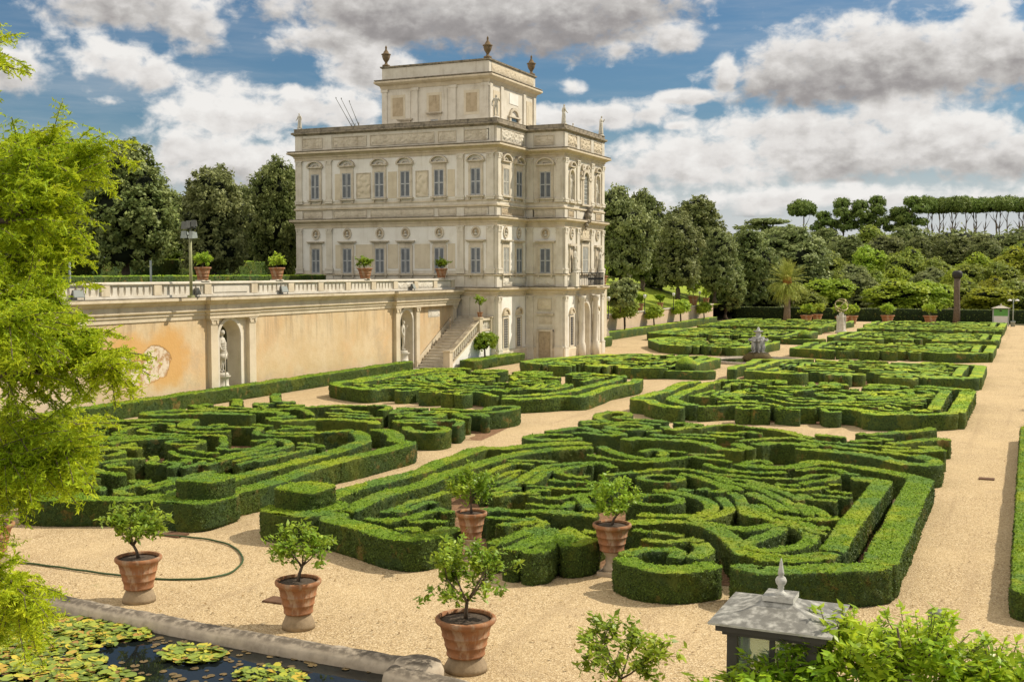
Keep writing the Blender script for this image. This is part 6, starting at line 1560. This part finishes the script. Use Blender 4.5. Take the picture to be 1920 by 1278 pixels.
a=L_(362,1226); pads('round patch of bright water-lily leaves in the middle of the pond',[(a.x,a.y,.56,.42,95)],M['lily'],2,.13,.05)
a=L_(505,1268); pads('small patch of water-lily leaves near the bottom edge',[(a.x,a.y,.62,.40,90)],M['lily'],3,.10,.05)
pads('scattered brown half-sunk leaves on the pond surface',[(L_(340,1262).x,L_(340,1262).y,1.3,.35,14),(L_(460,1235).x,L_(460,1235).y,.9,.4,12),(L_(240,1278).x,L_(240,1278).y,.9,.4,12),(L_(640,1245).x,L_(640,1245).y,1.2,.2,16),(L_(300,1205).x,L_(300,1205).y,.8,.3,14)],M['weed'],4,.10,.0,.076)

fl_r=np.random.default_rng(21); npos=1500; fx=fl_r.uniform(-20,1,npos); fy=16+fl_r.exponential(9,npos); keep=(fy<60)&~((fx>-16.2)&(fx<-2)&(fy>21)); fx=fx[keep]; fy=fy[keep]
V,Q=leaves(np.stack([fx,fy,np.full(len(fx),.028)],1),np.array([0,0,1.])+fl_r.normal(0,.2,(len(fx),3)),.055*fl_r.uniform(.6,1.4,len(fx)),fl_r,.6)
M['litter']=leafmat('dry_leaf',(.13,.075,.03),(.28,.18,.07),(.38,.30,.09),.8,.0,.5); tag(link('fallen_leaves',np_mesh('fallen_leaves',V,Q,None,[M['litter']])),'dry leaves scattered over the gravel','leaf litter'); bpy.data.objects['fallen_leaves']['kind']='stuff'
# hose and covers on the gravel
hp=[(-5,1053),(70,1060),(180,1075),(235,1082),(290,1087),(360,1088),(420,1080),(448,1064),(455,1048),(442,1030),(415,1018),(370,1010),(310,1005),(280,1003)]
C,_=resample([tuple(gnd(*p)[:2]) for p in hp],.12); mb=MB(); mb.tube([(x,y,.03+.004*math.sin(k)) for k,(x,y) in enumerate(C)],.022,7); tag(mb.build('garden_hose',M['hose']),'green garden hose looping over the gravel','hose')
for px,py,sx,sy,lab in ((328,1003,.26,.20,'rusty square cover in the gravel beside the hose end'),(520,1126,.22,.18,'rusty square cover left of the middle pot'),(1850,898,.22,.16,'small rusty cover on the right path')):
    q=gnd(px,py); o=MB().box(-sx,sx,-sy,sy,0,.03); o.box(-sx*.9,sx*.9,-sy*.9,sy*.9,.03,.035); tag(o.build('drain_cover',M['rust'],None,tuple(q)),lab,'drain cover','drain covers in the gravel')

# ------------------------------------------------------------------ camera terrace, lantern, bollard, bush
def fr(a,l,z): return (_FW[0]*a+math.cos(YAW)*l, _FW[1]*a+math.sin(YAW)*l, z)
mb=MB(); mb.hexa([fr(-6,-14,0),fr(5.6,-14,0),fr(5.6,14,0),fr(-6,14,0),fr(-6,-14,4.0),fr(5.6,-14,4.0),fr(5.6,14,4.0),fr(-6,14,4.0)]); tag(mb.build('viewing_terrace',M['pedestal']),None,None,None,'structure')
LX0,LX1,LY0,LY1=-1.53,-.92,6.04,6.68; ze=4.30; lcx,lcy=(LX0+LX1)/2,(LY0+LY1)/2
tag(MB().box(LX0+.0,LX1,LY0,LY1,0,3.62).build('lantern_pier',M['pedestal']),'stone pier carrying the grey roofed lantern','pier')
ln=thing('lantern','large square lantern with weathered zinc roof and spike finial','lantern',(lcx,lcy,3.62))
def lp(mb,name,mat,parent=None): 
    o=mb.build(name,mat); o.parent=parent or ln
    o.matrix_parent_inverse=Matrix.Translation(ln.location).inverted() if parent is None else Matrix.Identity(4); return o
mb=MB(); w=.315; h0=ze; n_=8
rings=[(w+.012,h0-.012),(w+.015,h0),(w*.60,h0+.034),(w*.32,h0+.066),(w*.20,h0+.088)]
for (r0,z0),(r1,z1) in zip(rings[:-1],rings[1:]):
    mb.add([(lcx-r0,lcy-r0,z0),(lcx+r0,lcy-r0,z0),(lcx+r0,lcy+r0,z0),(lcx-r0,lcy+r0,z0),(lcx-r1,lcy-r1,z1),(lcx+r1,lcy-r1,z1),(lcx+r1,lcy+r1,z1),(lcx-r1,lcy+r1,z1)],[(0,1,5,4),(1,2,6,5),(2,3,7,6),(3,0,4,7)])
lp(mb,'roof',M['zinc'])
mb=MB(); mb.box(lcx-.085,lcx+.085,lcy-.085,lcy+.085,h0+.085,h0+.112); mb.lathe([(r*.62,.105+(z-.16)*.66) for r,z in [(.075,.16),(.03,.19),(.022,.21),(.03,.22),(.025,.235),(.045,.26),(.052,.285),(.04,.31),(.02,.325),(.03,.34),(.026,.36),(.012,.44),(.003,.475)]],14,(lcx,lcy,h0)); lp(mb,'finial',M['zinc'])
mb=MB(); mb.box(lcx-w+.02,lcx+w-.02,lcy-w+.02,lcy+w-.02,h0-.05,h0-.012); mb.box(lcx-w+.05,lcx+w-.05,lcy-w+.05,lcy+w-.05,h0-.075,h0-.05); lp(mb,'eaves_frame',M['lantern_frame'])
e=w-.10
for sx,sy in ((-1,-1),(1,-1),(1,1),(-1,1)): lp(MB().box(lcx+sx*e-.028,lcx+sx*e+.028,lcy+sy*e-.028,lcy+sy*e+.028,3.62,h0-.075),'corner_post',M['lantern_frame'])
mb=MB(); mb.box(lcx-e-.05,lcx+e+.05,lcy-e-.05,lcy+e+.05,3.62,3.70); lp(mb,'base_frame',M['lantern_frame'])
for k in range(4):
    c,s=(math.cos(k*math.pi/2),math.sin(k*math.pi/2)); p=lambda a,d,z:(lcx+c*d-s*a, lcy+s*d+c*a, z)
    mb=MB(); mb.add([p(-e+.03,e,3.7),p(e-.03,e,3.7),p(e-.03,e,h0-.075),p(-e+.03,e,h0-.075)],[(0,1,2,3)]); lp(mb,'pane',M['glass'])
    mb=MB(); b=MB(); q=[p(-.014,e-.012,3.7),p(.014,e-.012,3.7),p(.014,e+.014,3.7),p(-.014,e+.014,3.7)]; b.hexa(q+[(x,y,h0-.075) for x,y,_ in q]); lp(b,'glazing_bar',M['lantern_frame'])
q=gnd(1755,1232); t=thing('bollard_lamp','black round-topped bollard lamp behind the glossy bush','bollard',tuple(q)); mb=MB(); mb.lathe([(.12,0),(.12,.62)],16); link('post',mb.mesh('post',M['iron']),t); mb=MB(); mb.lathe([(.135,.62),(.14,.72),(.12,.77),(.02,.79)],16); link('cap',mb.mesh('cap',M['lamp_metal']),t)
# glossy bush at the lower right
bc=far(1690,1300,6.0)
def bush():
    rng=np.random.default_rng(5); V=[];tw=MB()
    lobes=[(-.62,0,-.06,.36,.35,.30),(-.25,.1,.10,.40,.4,.34),(.15,.1,.08,.42,.4,.33),(.52,0,.0,.38,.38,.28),(.85,.05,-.10,.36,.36,.26),(-.92,-.05,-.14,.30,.3,.26),(1.1,.1,-.12,.3,.3,.22)]
    B=np.array(lobes); pos=[];ax=[]
    n=680
    for k in range(n):
        b=B[rng.integers(len(B))]; d=rng.normal(size=3); d[2]=abs(d[2])*.9-.15; d/=np.linalg.norm(d); tip=b[:3]+d*b[3:]*rng.uniform(.75,1.12)
        st_=tip-d*.14; tw.tube([tuple(st_),tuple((st_+tip)/2+rng.normal(0,.006,3)),tuple(tip)],[.004,.003,.002],4)
        m=rng.integers(13,20)
        for i in range(m):
            t=i/m; a=i*2.4; side=np.cross(d,[.3,.2,1]); side/=np.linalg.norm(side); s2=np.cross(d,side)
            v=(side*math.cos(a)+s2*math.sin(a))*(1.1-.75*t)+d*(.35+.8*t)+np.array([0,0,.05]); v/=np.linalg.norm(v)
            pos.append(st_+(tip-st_)*t); ax.append(v)
    pos=np.array(pos);ax=np.array(ax);m=len(pos); s=.064*rng.uniform(.6,1.25,m); nr=np.array([0,0,1.])+rng.normal(0,.35,(m,3))
    V,Q=leaves(pos+ax*s[:,None]*.5,nr,s,rng,.42,ax*8)
    # inner shade leaves
    q=rng.normal(size=(5000,3)); q/=np.linalg.norm(q,axis=1,keepdims=True); bi=B[rng.integers(len(B),size=5000)]; ip=bi[:,:3]+q*bi[:,3:]*rng.uniform(.3,.8,(5000,1))
    V2,Q2=leaves(ip,rng.normal(size=(5000,3)),.07*rng.uniform(.7,1.2,5000),rng,.5)
    me=np_mesh('foliage',np.concatenate([V,V2]),np.concatenate([Q,Q2+len(V)]),None,[M['bush']])
    for k in range(14):
        b=B[k%len(B)]; tw.tube([(b[0]*.4,0,-1.2),(b[0]*.8,b[1],-.4),tuple(b[:3]+rng.normal(0,.1,3))],[.02,.014,.006],5)
    return tw.mesh('stems',M['bark']),me
a_,b_=bush(); t=thing('glossy_bush','bright glossy-leaved bush filling the lower right corner','bush',tuple(bc),YAW); link('stems',a_,t); link('foliage',b_,t)
tag(MB().box(-1.3,1.6,-.5,.5,0,2.75).build('planter',M['pedestal'],None,(bc.x,bc.y,0),YAW),'stone planter holding the glossy bush','planter')

# ------------------------------------------------------------------ feathery tree at the left
root=far(-330,900,8.0); ct=thing('feathery_tree','feathery yellow-green conifer overhanging from the left edge','tree',(root.x,root.y,0)); cinv=Matrix.Translation(ct.location).inverted()
def cpart(o): o.parent=ct; o.matrix_parent_inverse=cinv; return o
mb=MB(); mb.tube([(root.x,root.y,0),(root.x+.05,root.y,2.5),(root.x,root.y+.05,5),(root.x+.1,root.y,8),(root.x+.1,root.y,10.5)],[.34,.27,.22,.16,.07],12); cpart(mb.build('trunk',M['bark']))
BR=[([(-330,560),(-120,350),(-28,295),(52,268),(100,268)],8.4,.9),([(-330,640),(-120,430),(-8,365),(92,310),(167,275)],8.0,1.1),([(-330,640),(-100,470),(-8,420),(57,395),(122,340)],7.4,.9),
    ([(-330,700),(-100,560),(-28,500),(42,470),(107,450)],8.2,1.1),([(-330,760),(-120,600),(-28,560),(32,545),(102,540)],7.6,1.0),([(-330,800),(-100,690),(-8,650),(82,630),(152,625)],8.0,1.1),
    ([(-330,840),(-100,720),(32,695),(112,690),(187,660),(210,690)],7.7,1.0),([(-330,900),(-100,800),(2,775),(82,790),(152,815)],8.3,1.1),([(-330,960),(-100,860),(-8,850),(62,860),(122,845)],7.5,1.),
    ([(-330,1060),(-100,1010),(-38,1040),(17,1090),(57,1125)],7.0,.7),([(-330,400),(-160,200),(-60,110),(-43,85),(-24,92)],8.0,.35),([(-330,740),(-120,640),(-28,600),(22,610),(72,600)],7.0,.9),
    ([(-330,980),(-100,930),(-28,900),(32,880),(82,870)],8.2,.9),([(-330,600),(-120,380),(-48,330),(12,300),(52,290)],7.4,.9),([(-330,1120),(-120,1080),(-58,1110),(-8,1135),(32,1150)],7.4,.6)]
rng=np.random.default_rng(9); FP=[];FA_=[];FS_=[];FN=[]
for bi,(pts,D,dens) in enumerate(BR):
    P3=[far(px,py,D+ (px+330)/560.*rng.uniform(-.7,.5)) for px,py in pts]
    P3[0]=Vector((root.x,root.y,P3[0].z))
    xs=np.linspace(0,1,len(P3)); ss=np.linspace(0,1,22); C=np.stack([np.interp(ss,xs,[p[k] for p in P3]) for k in range(3)],1); C[1:-1]+=rng.normal(0,.012,(20,3))
    twm=MB(); twm.tube([tuple(c) for c in C],[.035*(1-.85*s)+.003 for s in ss],6)
    L=np.linalg.norm(C[-1]-C[0])
    nt=int(62*dens)
    for k in range(nt):
        t=.16+.84*rng.random()**.75; i=min(20,int(t*21)); p=C[i]+(C[i+1]-C[i])*rng.random(); d=C[i+1]-C[i]; d/=np.linalg.norm(d)
        tw=d*.7+rng.normal(0,.55,3); tw[2]-=.15; tw/=np.linalg.norm(tw); l=rng.uniform(.22,.55)*(1.15-.45*t)
        q=[p]; dd=tw.copy(); ns_=7
        for s in range(ns_): q.append(q[-1]+dd*l/ns_); dd[2]-=.07; dd/=np.linalg.norm(dd)
        twm.tube([tuple(x) for x in q],[.005]*3+[.003]*(ns_-2),4)
        for s in range(1,ns_+1):
            for m in range(5):
                sd_=np.cross(q[s]-q[s-1],[0,0,1])+rng.normal(0,.02,3); sd_/=max(1e-6,np.linalg.norm(sd_)); sd_=sd_*(1 if m%2 else -1)+dd*.5+rng.normal(0,.25,3); sd_[2]-=.35; sd_/=np.linalg.norm(sd_)
                bp0=q[s-1]+(q[s]-q[s-1])*rng.random(); bl=rng.uniform(.05,.11)
                # one feather: needles along a fine twiglet
                for nn_ in range(7):
                    u=(nn_+.5)/7; pc=bp0+sd_*bl*u
                    FP.append(pc); FA_.append(sd_*.6+rng.normal(0,.6,3)); FS_.append(.040*rng.uniform(.7,1.2)); FN.append(rng.normal(0,.6,3)+np.array([0,0,.7]))
    cpart(twm.build('branch',M['bark']))
V,Q=leaves(np.array(FP),np.array(FN),np.array(FS_),rng,.26,np.array(FA_)*3)
cpart(link('foliage',np_mesh('foliage',V,Q,None,[M['cypress']])))
print('needles',len(Q))
